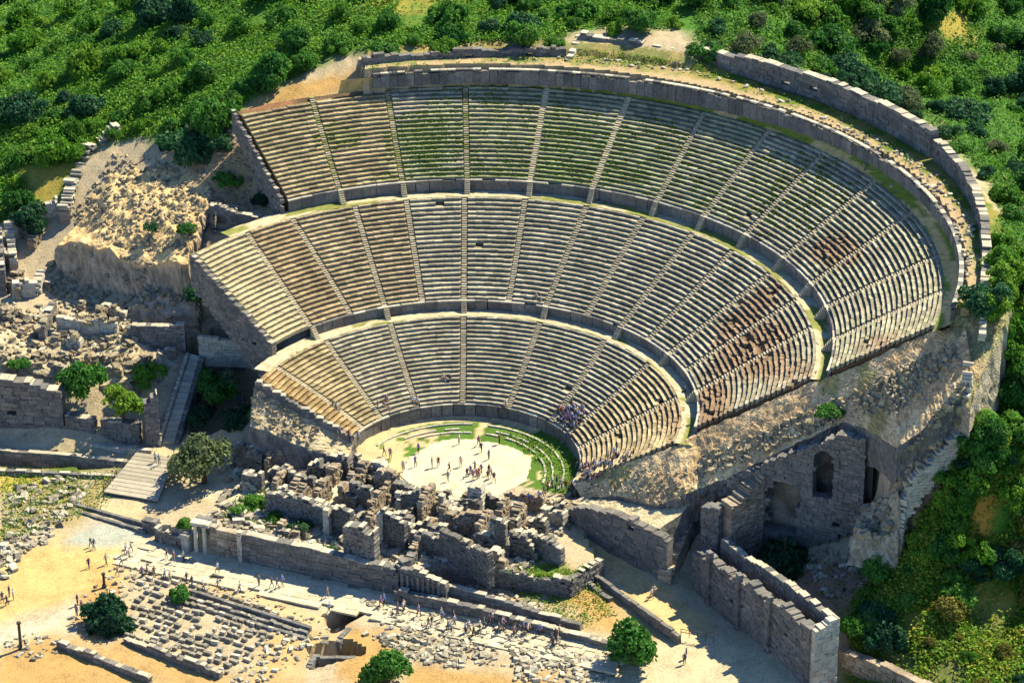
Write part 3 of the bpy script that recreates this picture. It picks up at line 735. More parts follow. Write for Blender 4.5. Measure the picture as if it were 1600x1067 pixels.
# plan line of the seats' lower edge and of the arched face below it
fa0 = np.array([38.5, -15.5]); fa1 = np.array([63.5, -23.5])
edge_top = [ring(17.6, am('low', -1) - .01), ring(31.9, am('low', -1, 1) - .01), ring(34.2, am('mid', -1) - .01), ring(50.5, am('mid', -1, 1) - .005), ring(53, am('top', -1) - .005), ring(68, am('top', -1, 1)), ring(72, am('top', -1, 1) - .01)]
edge_z = [2.1, 10.4, 11.6, 21.9, 23.4, 33.4, 35.2]
TPX = [905, 1065, 1092, 1273, 1318, 1477, 1512]
LOW_E = [(900, 778), (960, 775), (1020, 790), (1062, 772), (1130, 746), (1180, 722), (1240, 692), (1310, 660), (1345, 668), (1395, 700), (1450, 660), (1500, 610), (1520, 575)]
def slope_edge(x, k=None):
    """top edge point over photograph column x and the foot of the slope below it"""
    k = k or float(np.interp(x, [1330, 1400], [.44, .36]))
    T = np.array([np.interp(x, TPX, [p[i] for p in edge_top]) for i in (0, 1)] + [np.interp(x, TPX, edge_z)])
    py = float(np.interp(x, [p[0] for p in LOW_E], [p[1] for p in LOW_E])); best = None
    for dz in np.arange(.1, 14, .1):
        q = W(x + 6, py, T[2] - dz); dist = math.hypot(q[0] - T[0], q[1] - T[1])
        if dz >= k * dist: break
    return T, q
def rubble_slope():
    """broken slope that falls from the cut ends of the seats to the top of the arched wall"""
    mb = MB(); nu, nv = 230, 40
    for i in range(nu + 1):
        x = 903 + (1514 - 903) * i / nu
        T, Q = slope_edge(x)
        for j in range(nv + 1):
            v = j / nv; p = T * (1 - v) + Q * v
            led = .16 * (abs(((v * 4.3 + .25 * math.sin(i * .16)) % 1) - .5) - .25)         # worn ledges that run along the slope
            st = .34 * (float(fbm(p[0] / .9, p[1] / .9, 5, 3)) - .5) * 2
            mb.v.append((p[0], p[1], p[2] + st  - (.25 if j == 0 else 0))); g = rnd.uniform(.62, 1.3)
            q = float(fbm(p[0] / 4, p[1] / 4, 15))
            mb.c.append(tupmul((1.35, 1.08, .80) if q > .54 else (1.65, 1.42, 1.10), g) if q > .29 else tupmul((1.0, .95, .55), g))
    for i in range(nu):
        for j in range(nv):
            b = i * (nv + 1) + j; mb.f.append((b, b + nv + 1, b + nv + 2, b + 1)); mb.m.append(0)
    base = len(mb.v); NS = 9     # ragged broken face below the lower edge
    for i in range(nu + 1):
        p = mb.v[i * (nv + 1) + nv]
        for k in range(NS + 1):
            f = k / NS; o = 1.3 * (float(fbm(i / 5.0, k * .9, 91, 3)) - .45) * (1 if k else 0)
            mb.v.append((p[0], p[1] + .5 * f - o, p[2] - 5.5 * f)); mb.c.append(tupmul((1, 1, 1), rnd.uniform(.7, 1.15)))
    for i in range(nu):
        for k in range(NS):
            b = base + i * (NS + 1) + k; mb.f.append((b, b + 1, b + NS + 2, b + NS + 1)); mb.m.append(1)
    return mb.build('rubble_slope', [M['slope'], M['wallstone']])
o = rubble_slope(); tag(o, 'broken ochre slope of rubble along the cut right edge of the seats', 'rubble slope')

# arched face below the foot of the slope
Q0, Q1 = slope_edge(1133)[1], slope_edge(1352)[1]
fa0 = Q0[:2] + (0, .55); fa1 = Q1[:2] + (0, .55)
Lf = float(np.linalg.norm(fa1 - fa0)); fd = (fa1 - fa0) / Lf; fn = np.array([-fd[1], fd[0]])
FZ = []
for x_ in range(1133, 1353, 20):
    q = slope_edge(x_)[1]; FZ.append((float((q[:2] - fa0) @ fd) / Lf, float(q[2]) - .55))
def onface(px, py):
    lo, hi = -60., 10.
    for _ in range(40):
        y = (lo + hi) / 2; q = Wy(px, py, y); t = (q[0] - fa0[0]) / (fa1[0] - fa0[0]); yf = fa0[1] + (fa1[1] - fa0[1]) * t
        if y < yf: lo = y
        else: hi = y
    return float((q[:2] - fa0) @ fd), float(q[2])
AC, AT = onface(1291, 699); AB = onface(1291, 776)[1]; AHW = (onface(1310, 740)[0] - onface(1274, 740)[0]) / 2; ASP = AT - AHW
feet = [onface(x_, y_) for x_, y_ in ((1135, 850), (1180, 838), (1250, 842), (1330, 812), (1395, 780))]
print('face', fa0, fa1, Lf, 'arch', AC, AT, AB, AHW, 'feet', feet)
def archhole(s, z):
    if abs(s - AC) < AHW and AB < z < ASP: return True
    if abs(s - 8.2) < 2.2 and 3.2 < z < 8.6 or (z >= 8.6 and (s - 8.2) ** 2 + (z - 8.6) ** 2 < 4.9): return True     # wide broken vault
    return z >= ASP and (s - AC) ** 2 + (z - ASP) ** 2 < AHW ** 2
FB = [(a / Lf, b - 1.6) for a, b in feet]
ar = masonry('arched_wall', 'huge shaded wall with one tall round-headed arch, below the right seats', 'arched wall', [tuple(fa0), tuple(fa1)], FB, FZ, 1.5, 1.0, .55, 'wallstone', rag=.35, hole=archhole, seed=8, maxparts=299)
for k in range(11):
    t = math.pi * k / 10; c = fa0 + fd * (AC + (AHW + .2) * math.cos(t)) - fn * .08
    mt = Matrix.Rotation(math.atan2(fd[1], fd[0]), 4, 'Z') @ Matrix.Rotation(-t, 4, 'Y')
    o = inst('arch_stone', rnd.choice(UB['wallstone']), (c[0] - fa0[0], c[1] - fa0[1], ASP + (AHW + .2) * math.sin(t) - ar.location.z), mt.to_euler(), (.75, 1.55, AHW * .33), ar)
for sg in (-1, 1):
    z_ = AB
    while z_ < ASP:
        c = fa0 + fd * (AC + sg * (AHW + .18)) - fn * .06
        inst('arch_stone', rnd.choice(UB['wallstone']), (c[0] - fa0[0], c[1] - fa0[1], z_ + .3 - ar.location.z), (0, 0, math.atan2(fd[1], fd[0])), (rnd.uniform(.6, .85), 1.55, .58), ar); z_ += .6
masonry('vault_wall', 'dark back wall of the passage seen through the tall arch', 'back wall', [tuple(fa0 + fd * (AC - 3) + fn * 4.4), tuple(fa0 + fd * (AC + 3) + fn * 4.4)], AB - 2, AT + 1.5, 1, 1.4, .8, 'wallstone', rag=.1, seed=9, parts=False)
for s0, s1, lab in ((.3, AC - AHW - .7, 'brown rubble core behind the arched wall, left of the arch'), (AC + AHW + .7, Lf, 'brown rubble core behind the arched wall, right of the arch')):
    a = fa0 + fd * s0 + fn * 3.0; b = fa0 + fd * s1 + fn * 3.0
    o = lump('rubble_core', [a, b, b + fn * 5, a + fn * 5], -3, lambda u, v, s0=s0, s1=s1: prof(FZ)((s0 + (s1 - s0) * u) / Lf) - 1.1, M['brownstone'], 12, 6, .3, 3)
    tag(o, lab, 'rubble core')
# brown lit pier at the left of the recess, and its shaded side
pb = fa0 + fd * 4.6 - fn * .2; pf = pb - fn * 4.6 - fd * 3.2
masonry('stone_pier', 'brown sunlit pier at the left side of the arched recess', 'pier', [tuple(pf), tuple(pb)], -2.5, [(0, FZ[0][1] - 1.6), (1, prof(FZ)(.2) - .4)], 2.4, 1.0, .5, 'brownstone', rag=.5, seed=10)
masonry('stone_pier', 'narrow shaded pier between the brown pier and the pale terrace', 'pier', [tuple(pf - fd * 3.4 + fn * .6), tuple(pf - fd * .6)], -2.8, [(0, FZ[0][1] - 2.4), (1, FZ[0][1] - 1.6)], 1.8, .9, .5, 'wallstone', rag=.4, seed=11)
# outer ruined wall stepping down at the far right
ye = float(slope_edge(1505)[1][1]); print('ye', ye, [ (round(float(z),1)) for z in edge_z])
rw = [Wy(px, py, ye + dy) for px, py, dy in ((1514, 562, 1), (1508, 620, 0), (1498, 672, -1), (1468, 700, -1.6), (1440, 735, -2.2), (1412, 775, -2.8), (1403, 838, -4))]
print('rw', [np.round(q, 1) for q in rw])
rs = np.array([0] + list(np.cumsum([np.linalg.norm(rw[i + 1][:2] - rw[i][:2]) for i in range(6)]))); rs /= rs[-1]
masonry('ruined_wall', 'pale ruined outer wall descending the slope at the far right of the theatre', 'ruined wall', [p[:2] for p in rw], [(rs[i], rw[i][2] - 4) for i in range(7)], [(rs[i], rw[i][2] + .5) for i in range(7)], 1.4, .85, .45, 'palestone', rag=1.1, seed=12)
e1, e2 = slope_edge(1375)[1], slope_edge(1508)[1]
o = lump('rubble_core', [rw[4][:2] + (-2.2, .5), rw[2][:2] + (-.4, .4), e2[:2] + (-.3, .3), e1[:2] + (.2, .8)], float(rw[6][2]) - 2, lambda u, v: (rw[4][2] * (1 - u) + rw[2][2] * u - .6) * (1 - v) + (e1[2] * (1 - u) + e2[2] * u - .3) * v - 1.8 * math.exp(-((u - .35) ** 2 + (v - .35) ** 2) * 22) - 1.6 * math.exp(-((u - .8) ** 2 + (v - .5) ** 2) * 26), M['slope'], 40, 32, .9, 7, m2=M['brownstone']); tag(o, 'high broken corner mass of ochre rubble at the right end', 'rubble core')
hx = [Wy(1335, 838, ye - 3.2), Wy(1400, 846, ye - 4.5), Wy(1402, 775, ye - 2.4), Wy(1350, 805, float(fa1[1]) - 1.2)]
o = lump('rubble_core', hx, float(hx[0][2]) - 4, lambda u, v: float((hx[0][2] * (1 - u) + hx[1][2] * u) * (1 - v) + (hx[3][2] * (1 - u) + hx[2][2] * u) * v) + 1.0 - 2.0 * math.exp(-((u - .55) ** 2 + (v - .35) ** 2) * 14), M['slope'], 18, 16, .8, 9); tag(o, 'low heap of ochre rubble at the foot of the arched wall', 'rubble core')

# terrace and dark retaining wall along the right-hand entrance road
tw = [W(880,800,-.6)[:2], W(935,852,-3)[:2], W(1000,887,-3.4)[:2], W(1046,908,-3.8)[:2]]
masonry('retaining_wall', 'dark retaining wall beside the pale entrance road, right of the orchestra', 'retaining wall', [tuple(p) for p in tw], [(0, -1.2), (1, -4.2)], [(0, .8), (.35, 3.4), (.7, 4.0), (1, 3.2)], 1.4, 1.3, .65, 'wallstone', rag=.6, seed=13)
tp = [tw[0] + (.8, .6), tw[3] + (-1.4, 1.8), np.array([35.4, -15.0]), np.array([19.5, -9.2])]
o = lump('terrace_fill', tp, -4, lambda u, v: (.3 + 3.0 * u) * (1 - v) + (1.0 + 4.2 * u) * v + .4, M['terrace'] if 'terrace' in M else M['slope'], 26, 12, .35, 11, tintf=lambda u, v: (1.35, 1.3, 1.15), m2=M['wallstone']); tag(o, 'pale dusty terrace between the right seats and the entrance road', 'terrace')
# leaning buttress
masonry('buttress', 'ochre sloping buttress wall reaching down to the entrance road', 'buttress', [W(1038,912,-3.9)[:2], W(1092,835,-3)[:2]], -4.3, [(0, -2.2), (1, 5.0)], 1.9, 1.1, .55, 'brownstone', rag=.35, seed=14, cap='palestone')
# tall shaded wall along the road, with its pier
sw_ = [W(1088,912,-4)[:2], W(1150,968,-4)[:2], W(1210,1020,-4)[:2], W(1268,1070,-4)[:2]]
masonry('retaining_wall', 'tall dark ashlar wall along the road at the lower right', 'retaining wall', [tuple(p) for p in sw_], -4.6, [(0, 1.4), (.3, 2.9), (.62, 4.0), (1, 4.6)], 1.5, 1.0, .5, 'wallstone', rag=1.0, seed=15)
sd_ = (sw_[3] - sw_[0]) / np.linalg.norm(sw_[3] - sw_[0]); sn_ = np.array([-sd_[1], sd_[0]])
if sn_[0] < 0: sn_ = -sn_
for k, (off, h, lab) in enumerate(((3.0, 6.0, 'dark rear wall with pale top, behind the tall roadside wall'),)):
    masonry('retaining_wall', lab, 'retaining wall', [tuple(sw_[0] + sn_ * off + sd_ * 2), tuple(sw_[3] + sn_ * off - sd_ * .5)], -4.6, [(0, h - 2.4), (1, h)], 1.0, 1.3, .6, 'wallstone', rag=.5, seed=16 + k, cap='palestone')
for q in (.16, .42, .68):
    p = sw_[0] + (sw_[3] - sw_[0]) * q - sn_ * .9
    masonry('pilaster', 'stone pilaster on the tall roadside wall, ' + ('the upper one' if q < .2 else 'the middle one' if q < .5 else 'the lower one'), 'pilaster', [tuple(p - sd_ * .5), tuple(p + sd_ * .5)], -4.4, 3.6 + q * 2, .7, 1.0, .8, 'wallstone', rag=.2, seed=20 + int(q * 10), group='pilasters of the roadside wall')
pe = sw_[3]
masonry('stone_pier', 'tall cream pier ending the roadside wall, with a sunlit side', 'pier', [tuple(pe + sd_ * .2 - sn_ * .4), tuple(pe + sd_ * .2 + sn_ * 3.4)], -5, [(0, 4.8), (1, 6.2)], 1.3, 1.1, .6, 'palestone', rag=.3, seed=24)
lw = [hit(1314, 1034), hit(1390, 1062), hit(1470, 1098)]
masonry('low_wall', 'purplish brown low wall running off the bottom right', 'low wall', [tuple(q[:2]) for q in lw], [(i / 2, lw[i][2] - 1) for i in range(3)], [(i / 2, lw[i][2] + 2.2) for i in range(3)], 1.2, 1.0, .5, 'brownstone', rag=.3, seed=25)
# ------------------------------------------------------------------ end walls of the seats on the left
def endwall(label, tn, wi, seed, drop, th=.9, m='wallstone'):
    t = TIERS[tn]; A = t['ang'][wi]
    p0 = ring(t['r'][0] - .3, A[0] + .02); p1 = ring(t['r'][1] + .2, A[1] + .012)
    z0, z1 = t['z']
    masonry('end_wall', label, 'end wall', [tuple(p0), tuple(p1)], [(0, z0 - drop[0]), (1, z1 - drop[1])], [(0, z0 + .35), (1, z1 + .35)], th, 1.1, .55, m, rag=.12, seed=seed, cap='palestone', group='end walls of the seating')
endwall('dark stone wall closing the left end of the middle seats', 'mid', 0, 31, (8, 5))
endwall('stone wall closing the left end of the lowest seats', 'low', 0, 32, (3, 6))
endwall('thin dark wall closing the left end of the highest seats', 'top', 0, 33, (4, 3), .6)

def bank(label, tn, wi, width, d0, d1, seed, tint):
    t = TIERS[tn]; A = t['ang'][wi]; p0 = ring(t['r'][0] - .4, A[0] + .012)[:2]; p1 = ring(t['r'][1] + .4, A[1] + .008)[:2]
    d = (p1 - p0) / np.linalg.norm(p1 - p0); n = np.array([-d[1], d[0]]); c = t['ang'][wi + 1]; inn = ring(t['r'][0], c[0])[:2]
    if (inn - p0) @ n > 0: n = -n
    z0, z1 = t['z']
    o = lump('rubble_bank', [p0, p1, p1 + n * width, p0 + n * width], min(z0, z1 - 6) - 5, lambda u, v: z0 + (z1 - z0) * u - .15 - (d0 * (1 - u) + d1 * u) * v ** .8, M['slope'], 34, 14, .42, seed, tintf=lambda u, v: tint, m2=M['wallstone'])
    tag(o, label, 'rubble bank')
bank('bank of pale rubble running down beside the left end of the lowest seats', 'low', 0, 4.2, 2.2, 5.0, 61, (1.3, 1.22, 1.05))

# ------------------------------------------------------------------ stage building
TZ = -1.2
S2W = lambda px, py: W(px, py, TZ)[:2]
masonry('stage_wall', 'long dark front wall of the stage building facing the marble street', 'stage wall', [tuple(fac(7.6, .5)), tuple(fac(FLEN - 1.2, .5))], -4.4, [(0, .75), (.5, .5), (1, .2)], 1.3, 1.5, .62, 'wallstone', rag=.25, seed=41, cap='palestone')
masonry('stage_wall', 'brownish panel of the stage front between columns and cream pillar', 'stage wall', [tuple(fac(2.5, .6)), tuple(fac(7.1, .6))], -4.4, .5, 1.1, 1.2, .6, 'brownstone', rag=.15, seed=42, cap='palestone')
masonry('stone_pillar', 'square cream pillar in the stage front', 'pillar', [tuple(fac(7.0, .1)), tuple(fac(7.7, .1))], -4.3, 1.0, .9, .8, .8, 'palestone', rag=.1, seed=43)
masonry('rounded_bastion', 'rough rounded end of the long stage wall', 'wall end', [tuple(fac(FLEN - 1.4, .1)), tuple(fac(FLEN + .6, .6)), tuple(fac(FLEN + 1.6, 2.2)), tuple(fac(FLEN + 1.6, 4))], -4.4, [(0, -.1), (1, 1.3)], 1.2, .9, .5, 'wallstone', rag=.6, seed=44)
masonry('stage_wall', 'recessed dark wall behind the white columns', 'stage wall', [tuple(fac(-.4, 1.8)), tuple(fac(2.6, 1.8))], -4.3, .8, .9, 1, .6, 'wallstone', rag=.1, seed=45)
def column(p, h, label, r=.32, group='white columns of the stage front'):
    root = thing('marble_column', label, 'column', (p[0], p[1], p[2]), group)
    def drum(name, z0, z1, ra, rb, n=14):
        mb = MB(); 
        v = [(ra * math.cos(2*math.pi*i/n), ra * math.sin(2*math.pi*i/n), z0) for i in range(n)] + [(rb * math.cos(2*math.pi*i/n), rb * math.sin(2*math.pi*i/n), z1) for i in range(n)]
        mb.add(v, [(i, (i+1) % n, (i+1) % n + n, i + n) for i in range(n)] + [tuple(range(n, 2*n)), tuple(range(n-1, -1, -1))], (1.15, 1.13, 1.05))
        mb.build(name, M['palestone'], root)
    drum('base', -.3, .25, r * 1.5, r * 1.35); drum('shaft', .25, h - .35, r, r * .88); drum('capital', h - .35, h, r * .9, r * 1.5)
for k, s in enumerate((.3, 1.7)):
    p = fac(s, -.1); column((p[0], p[1], -4.0), 4.6, ('left' if k == 0 else 'right') + ' one of the two slim white columns at the left end of the stage front')
masonry('entablature', 'pale stone beam lying over the two white columns', 'stone beam', [tuple(fac(-.3, .2)), tuple(fac(2.6, .2))], .62, 1.1, 1.3, 1.5, .5, 'palestone', rag=0, seed=46)
masonry('low_wall', 'low dark block wall left of the white columns', 'low wall', [W(246,842,-4)[:2], W(286,856,-4)[:2]], -4.4, -1.9, 1.3, 1.1, .6, 'wallstone', rag=.2, seed=47, cap='palestone')
masonry('stone_block_wall', 'white end block beside the low dark wall left of the columns', 'wall block', [W(287,856,-4)[:2], W(299,860,-4)[:2]], -4.3, -1.4, 1.2, 1.0, .9, 'palestone', rag=.1, seed=48)
masonry('low_wall', 'short dark wall at the far left of the stage front, near the paved square', 'low wall', [W(226,826,-4)[:2], W(249,832,-4)[:2]], -4.4, -2.2, 1.2, .9, .5, 'wallstone', rag=.3, seed=49)

WALLS = [  # foot line in the photograph (on the stage terrace), height, thickness, stone, label
 ([(418,799),(500,822),(556,838)], 3.1, .9, 'wallstone', 'dark stretch of inner stage wall at the left, with a pale top'),
 ([(514,829),(552,842)], 4.0, .9, 'wallstone', 'tall dark piece of inner wall right of the white pier'),
 ([(541,872),(590,884)], 5.0, 1.6, 'wallstone', 'dark pointed lump of wall just behind the front wall'),
 ([(598,850),(636,862)], 5.2, .9, 'wallstone', 'dark wall face right of the slender white pier'),
 ([(642,858),(690,870)], 2.6, .9, 'wallstone', 'low dark wall in the middle of the stage ruins'),
 ([(690,872),(730,888),(768,912)], 3.9, 1.0, 'wallstone', 'long dark wall with a white ragged top, right of the middle'),
 ([(628,808),(658,812)], 4.1, .9, 'wallstone', 'dark square face beside a white pier behind the orchestra'),
 ([(700,836),(716,842)], 3.4, 1.4, 'brownstone', 'pale brown stub of wall right of the doorway'),
 ([(714,842),(762,848)], 3.8, 1.0, 'brownstone', 'purplish shaded wall in the right half of the stage ruins'),
 ([(768,862),(792,866)], 5.0, .9, 'wallstone', 'tall dark slot of wall at the right of the stage ruins'),
 ([(734,802),(756,806)], 4.0, 1.8, 'palestone', 'pale sunlit stump of rubble wall below the crowd'),
 ([(758,798),(788,802)], 2.4, .9, 'wallstone', 'short dark wall right of the pale stump'),
 ([(556,742),(606,764)], 2.5, .9, 'wallstone', 'dark sloping wall nearest the left edge of the orchestra'),
 ([(512,738),(546,744)], 2.6, .9, 'wallstone', 'dark wall corner close to the left end of the seats'),
 ([(452,768),(492,774)], 2.6, .9, 'wallstone', 'dark wall of the second room from the left'),
 ([(548,788),(582,796)], 3.6, .9, 'wallstone', 'dark wall of the room below the sloping wall'),
 ([(372,722),(412,730)], 2.6, 1.0, 'wallstone', 'low dark block of wall near the big olive tree'),
 ([(470,722),(478,727)], 3.4, 1.2, 'wallstone', 'stout dark pier on the pale ground left of the orchestra'),
 ([(380,760),(412,768)], 2.4, .9, 'wallstone', 'leftmost dark room wall beside the green slope'),
 ([(600,768),(622,778)], 3.0, .9, 'brownstone', 'brown wall end touching the orchestra rim'),
 ([(645,792),(700,800)], 1.6, .9, 'brownstone', 'low brown wall along the near rim of the orchestra'),
 ([(790,790),(850,800)], 1.8, 1.1, 'brownstone', 'low brown wall at the right near rim of the orchestra'),
 ([(848,812),(884,824)], 2.2, 1.3, 'palestone', 'sunlit stump where the entrance road leaves the orchestra'),
 ([(800,856),(838,862)], 2.8, 1.3, 'palestone', 'pale broken wall at the right end of the stage ruins'),
 ([(836,866),(880,884)], 2.6, 1.0, 'wallstone', 'dark wall behind the weedy plot, beside the road'),
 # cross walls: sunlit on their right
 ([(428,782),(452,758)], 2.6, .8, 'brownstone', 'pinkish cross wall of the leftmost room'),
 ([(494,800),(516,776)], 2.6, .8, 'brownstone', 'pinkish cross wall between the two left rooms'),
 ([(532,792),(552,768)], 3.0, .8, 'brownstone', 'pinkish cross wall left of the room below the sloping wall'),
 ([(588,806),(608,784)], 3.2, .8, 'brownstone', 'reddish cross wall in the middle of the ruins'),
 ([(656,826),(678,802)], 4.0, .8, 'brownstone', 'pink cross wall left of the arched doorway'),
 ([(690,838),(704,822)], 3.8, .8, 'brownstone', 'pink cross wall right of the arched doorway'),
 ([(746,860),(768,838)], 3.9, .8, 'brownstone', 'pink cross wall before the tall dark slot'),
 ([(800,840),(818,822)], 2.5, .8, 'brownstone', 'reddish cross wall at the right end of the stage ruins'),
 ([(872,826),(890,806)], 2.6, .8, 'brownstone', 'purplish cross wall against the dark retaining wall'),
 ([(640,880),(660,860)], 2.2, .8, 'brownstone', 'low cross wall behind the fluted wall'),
]
for i, (pp, h, th, m_, lab) in enumerate(WALLS):
    pts = [tuple(S2W(*p)) for p in pp]
    masonry('ruined_wall', lab, 'ruined wall', pts, TZ - .5, TZ + h + .4, th, .62, .36, m_, rag=1.1, seed=60 + i, parts=False, rj=.07, cap='palestone' if m_ == 'wallstone' else None, group='broken walls of the stage building', jit=.05)
for i, (px, py, h, lab) in enumerate([(512,836,4.4,'white square pier rising at the end of the left inner wall'), (596,852,5.4,'slender white pier left of a dark face'), (624,806,4.2,'white pier at the near edge of the orchestra'),
        (770,862,5.0,'cream pier beside the tall dark slot'), (668,800,3.6,'left jamb of the arched doorway'), (691,806,3.6,'right jamb of the arched doorway'), (640,846,3.0,'short white pier in the middle of the ruins'), (684,858,2.8,'short white pier on the low dark wall'), (726,872,3.0,'white pier on the white-topped long wall')]):
    p = S2W(px, py); masonry('stone_pier', lab, 'pier', [tuple(p - FD * .45), tuple(p + FD * .45)], TZ - .4, TZ + h, .9, .9, .6, 'palestone', rag=.2, seed=110 + i, group='piers of the stage building')
masonry('retaining_wall', 'rough wall holding the stage terrace above the weedy plot', 'retaining wall', [tuple(fac(FLEN + 1.2, .4)), tuple(fac(FLEN + 4.2, 5.7)), tuple(fac(FLEN + 23.2, 8.2)), tuple(fac(FLEN + 25.4, 15))], -4.6, [(0, -.8), (.3, -.6), (.7, -1.0), (1, -.6)], 1.0, .7, .4, 'wallstone', rag=.6, seed=120, parts=False, cap='palestone', rj=.06)
# fluted wall and second part of the street front
fw = [W(628,918,-3)[:2], W(700,936,-3)[:2]]
rt = masonry('niche_wall', 'dark wall with upright ribs beside the passage through the stage front', 'ribbed wall', [tuple(p) for p in fw], -4.4, [(0, .6), (.4, .9), (1, -.8)], 1.0, 1.1, .6, 'wallstone', rag=.4, seed=121, cap='palestone')
fdv = (fw[1] - fw[0]) / np.linalg.norm(fw[1] - fw[0]); fnv = np.array([-fdv[1], fdv[0]])
for k in range(8):
    p = fw[0] + fdv * (.5 + .8 * k) - fnv * .62 - np.array(rt.location[:2])
    inst('rib', rnd.choice(UB['wallstone']), (p[0], p[1], -2.0 - rt.location.z), (0, 0, math.atan2(fdv[1], fdv[0])), (.3, .35, 3.6), rt)
fr2 = [W(618,938,-4)[:2], W(760,968,-4)[:2], W(900,1000,-4)[:2], W(980,1018,-4)[:2]]
masonry('low_wall', 'long low dark wall along the street, right of the stage passage', 'low wall', [tuple(p) for p in fr2], -4.5, [(0, -1.9), (.4, -2.3), (1, -3.2)], 1.0, 1.3, .5, 'wallstone', rag=.2, seed=122, cap='palestone')
st2 = [p + (.8, 2.4) for p in fr2[:3]]
masonry('low_wall', 'second low wall stepped up behind the long street wall', 'low wall', [tuple(p) for p in st2], -4.3, [(0, -1.0), (.5, -1.7), (1, -2.9)], .8, 1.3, .45, 'wallstone', rag=.25, seed=123, cap='palestone')
masonry('low_wall', 'thin dark wall between the weedy plot and the pale entrance road', 'low wall', [W(838,846,-3)[:2], W(930,905,-3.4)[:2], W(1062,1000,-3.9)[:2]], -4.6, [(0, -1.4), (.4, -2.5), (1, -3.0)], .6, 1.1, .5, 'wallstone', rag=.15, seed=124)
masonry('low_wall', 'crumbling low wall running through the weedy plot', 'low wall', [W(868,880,-3.6)[:2], W(955,940,-3.8)[:2]], -4.4, [(0, -2.9), (1, -3.2)], .7, .8, .4, 'wallstone', rag=.35, seed=125)
masonry('stone_edging', 'pale thin edging across the weedy plot', 'edging', [W(838,935,-3.8)[:2], W(905,900,-3.7)[:2]], -4.2, -3.45, .35, .8, .35, 'palestone', rag=.05, seed=126)

# ------------------------------------------------------------------ ruins at the left
def pw(lst): return [tuple(W(px, py, z)[:2]) for px, py, z in lst]
masonry('ruined_wall', 'big dark blocky wall at the left edge, above the sunken channel', 'ruined wall', pw([(-40,672,-2.4),(104,680,-2.4)]), -3, [(0, 7.2), (.7, 6.6), (1, 5.2)], 2.0, 1.4, .7, 'wallstone', rag=.5, seed=131, cap='palestone')
masonry('ruined_wall', 'lower grey wall panel right of the big dark wall', 'ruined wall', pw([(106,681,-2.4),(152,685,-2.4)]), -3, 1.4, 1.5, 1.2, .6, 'wallstone', rag=.25, seed=132, cap='palestone')
masonry('ruined_wall', 'grey wall panel left of the tall corner pier', 'ruined wall', pw([(161,686,-2.4),(222,692,-2.4)]), -3, 1.2, 1.5, 1.2, .6, 'wallstone', rag=.25, seed=133, cap='palestone')
masonry('stone_pier', 'tall corner pier of big blocks beside the narrow ramp', 'pier', pw([(228,694,-2.4),(250,690,-2.2)]), -3, [(0, 4.5), (1, 6.3)], 1.8, 1.2, .7, 'wallstone', rag=.6, seed=134, cap='palestone')
masonry('stone_cornice', 'row of white cornice blocks at the foot of the left walls', 'cornice row', pw([(88,694,-2.6),(160,700,-2.6),(238,708,-2.6)]), -3, -1.95, .8, 1.2, .5, 'palestone', rag=.25, seed=135)
masonry('stone_kerb', 'long pale kerb on the near side of the sunken channel at the left', 'kerb', pw([(-30,735,-3.5),(120,742,-3.5),(190,745,-3.4)]), -5.2, -3.1, .7, 1.3, .5, 'wallstone', rag=.12, seed=136, cap='palestone')
masonry('channel_wall', 'pale-topped far wall of the sunken channel at the left', 'channel wall', pw([(-30,700,-2.5),(120,711,-2.5),(200,721,-2.5)]), -5.3, -2.45, .9, 1.4, .6, 'wallstone', rag=.1, seed=137, cap='palestone')
masonry('ruined_wall', 'dark two-stepped wall under the left end of the middle seats', 'ruined wall', pw([(250,548,5.0),(292,552,4.6)]), 3.5, [(0, 9.0), (1, 8.6)], 1.6, 1.1, .6, 'wallstone', rag=.25, seed=138, cap='palestone')
masonry('ruined_wall', 'dark upper wall left of the two-stepped wall', 'ruined wall', pw([(200,525,7.5),(290,530,7.0)]), 5, [(0, 9.4), (1, 9.8)], 1.2, 1.1, .6, 'wallstone', rag=.35, seed=139, cap='palestone')
masonry('ruined_wall', 'dark wall with two pale ledges beside the top of the ramp', 'ruined wall', pw([(310,562,3.6),(398,568,2.6)]), 1.8, [(0, 7.4), (1, 6.2)], 1.4, 1.2, .6, 'wallstone', rag=.15, seed=140, cap='palestone')
masonry('ruined_wall', 'pale second ledge behind the dark wall beside the ramp', 'ruined wall', pw([(312,552,5.0),(420,560,4.6)]), 3.0, [(0, 8.2), (1, 7.0)], .8, 1.2, .5, 'palestone', rag=.1, seed=141)
masonry('ruined_wall', 'pale ruined wall curving round a hollow at the far left', 'ruined wall', pw([(22,420,11),(16,385,12),(40,362,13.5),(92,338,15.5)]), 9, [(0, 13), (.4, 16), (1, 18.5)], 1.3, 1.0, .55, 'palestone', rag=1.2, seed=142)
masonry('ruined_wall', 'tall thin broken wall standing at the far left edge', 'ruined wall', pw([(6,462,9),(2,400,11)]), 7.5, [(0, 14), (1, 16)], 1.0, 1.0, .6, 'wallstone', rag=.8, seed=143, cap='palestone')
masonry('ruined_wall', 'lumpy pale wall below the shaded cliff at the left', 'ruined wall', pw([(20,468,8.5),(58,462,8.8),(66,440,9.5)]), 7, [(0, 11.5), (1, 12)], 1.4, .9, .5, 'palestone', rag=1.0, seed=144)
masonry('ruined_wall', 'jagged dark and white wall along the left edge of the ochre mound', 'ruined wall', pw([(100,335,17),(112,300,18.5),(128,262,20.5),(150,236,22),(186,216,23.5)]), 14, [(0, 19.0), (.3, 21.0), (.7, 23.2), (1, 24.8)], 1.8, .75, .42, 'greystone', rag=1.8, seed=145, cap='palestone', jit=.15)
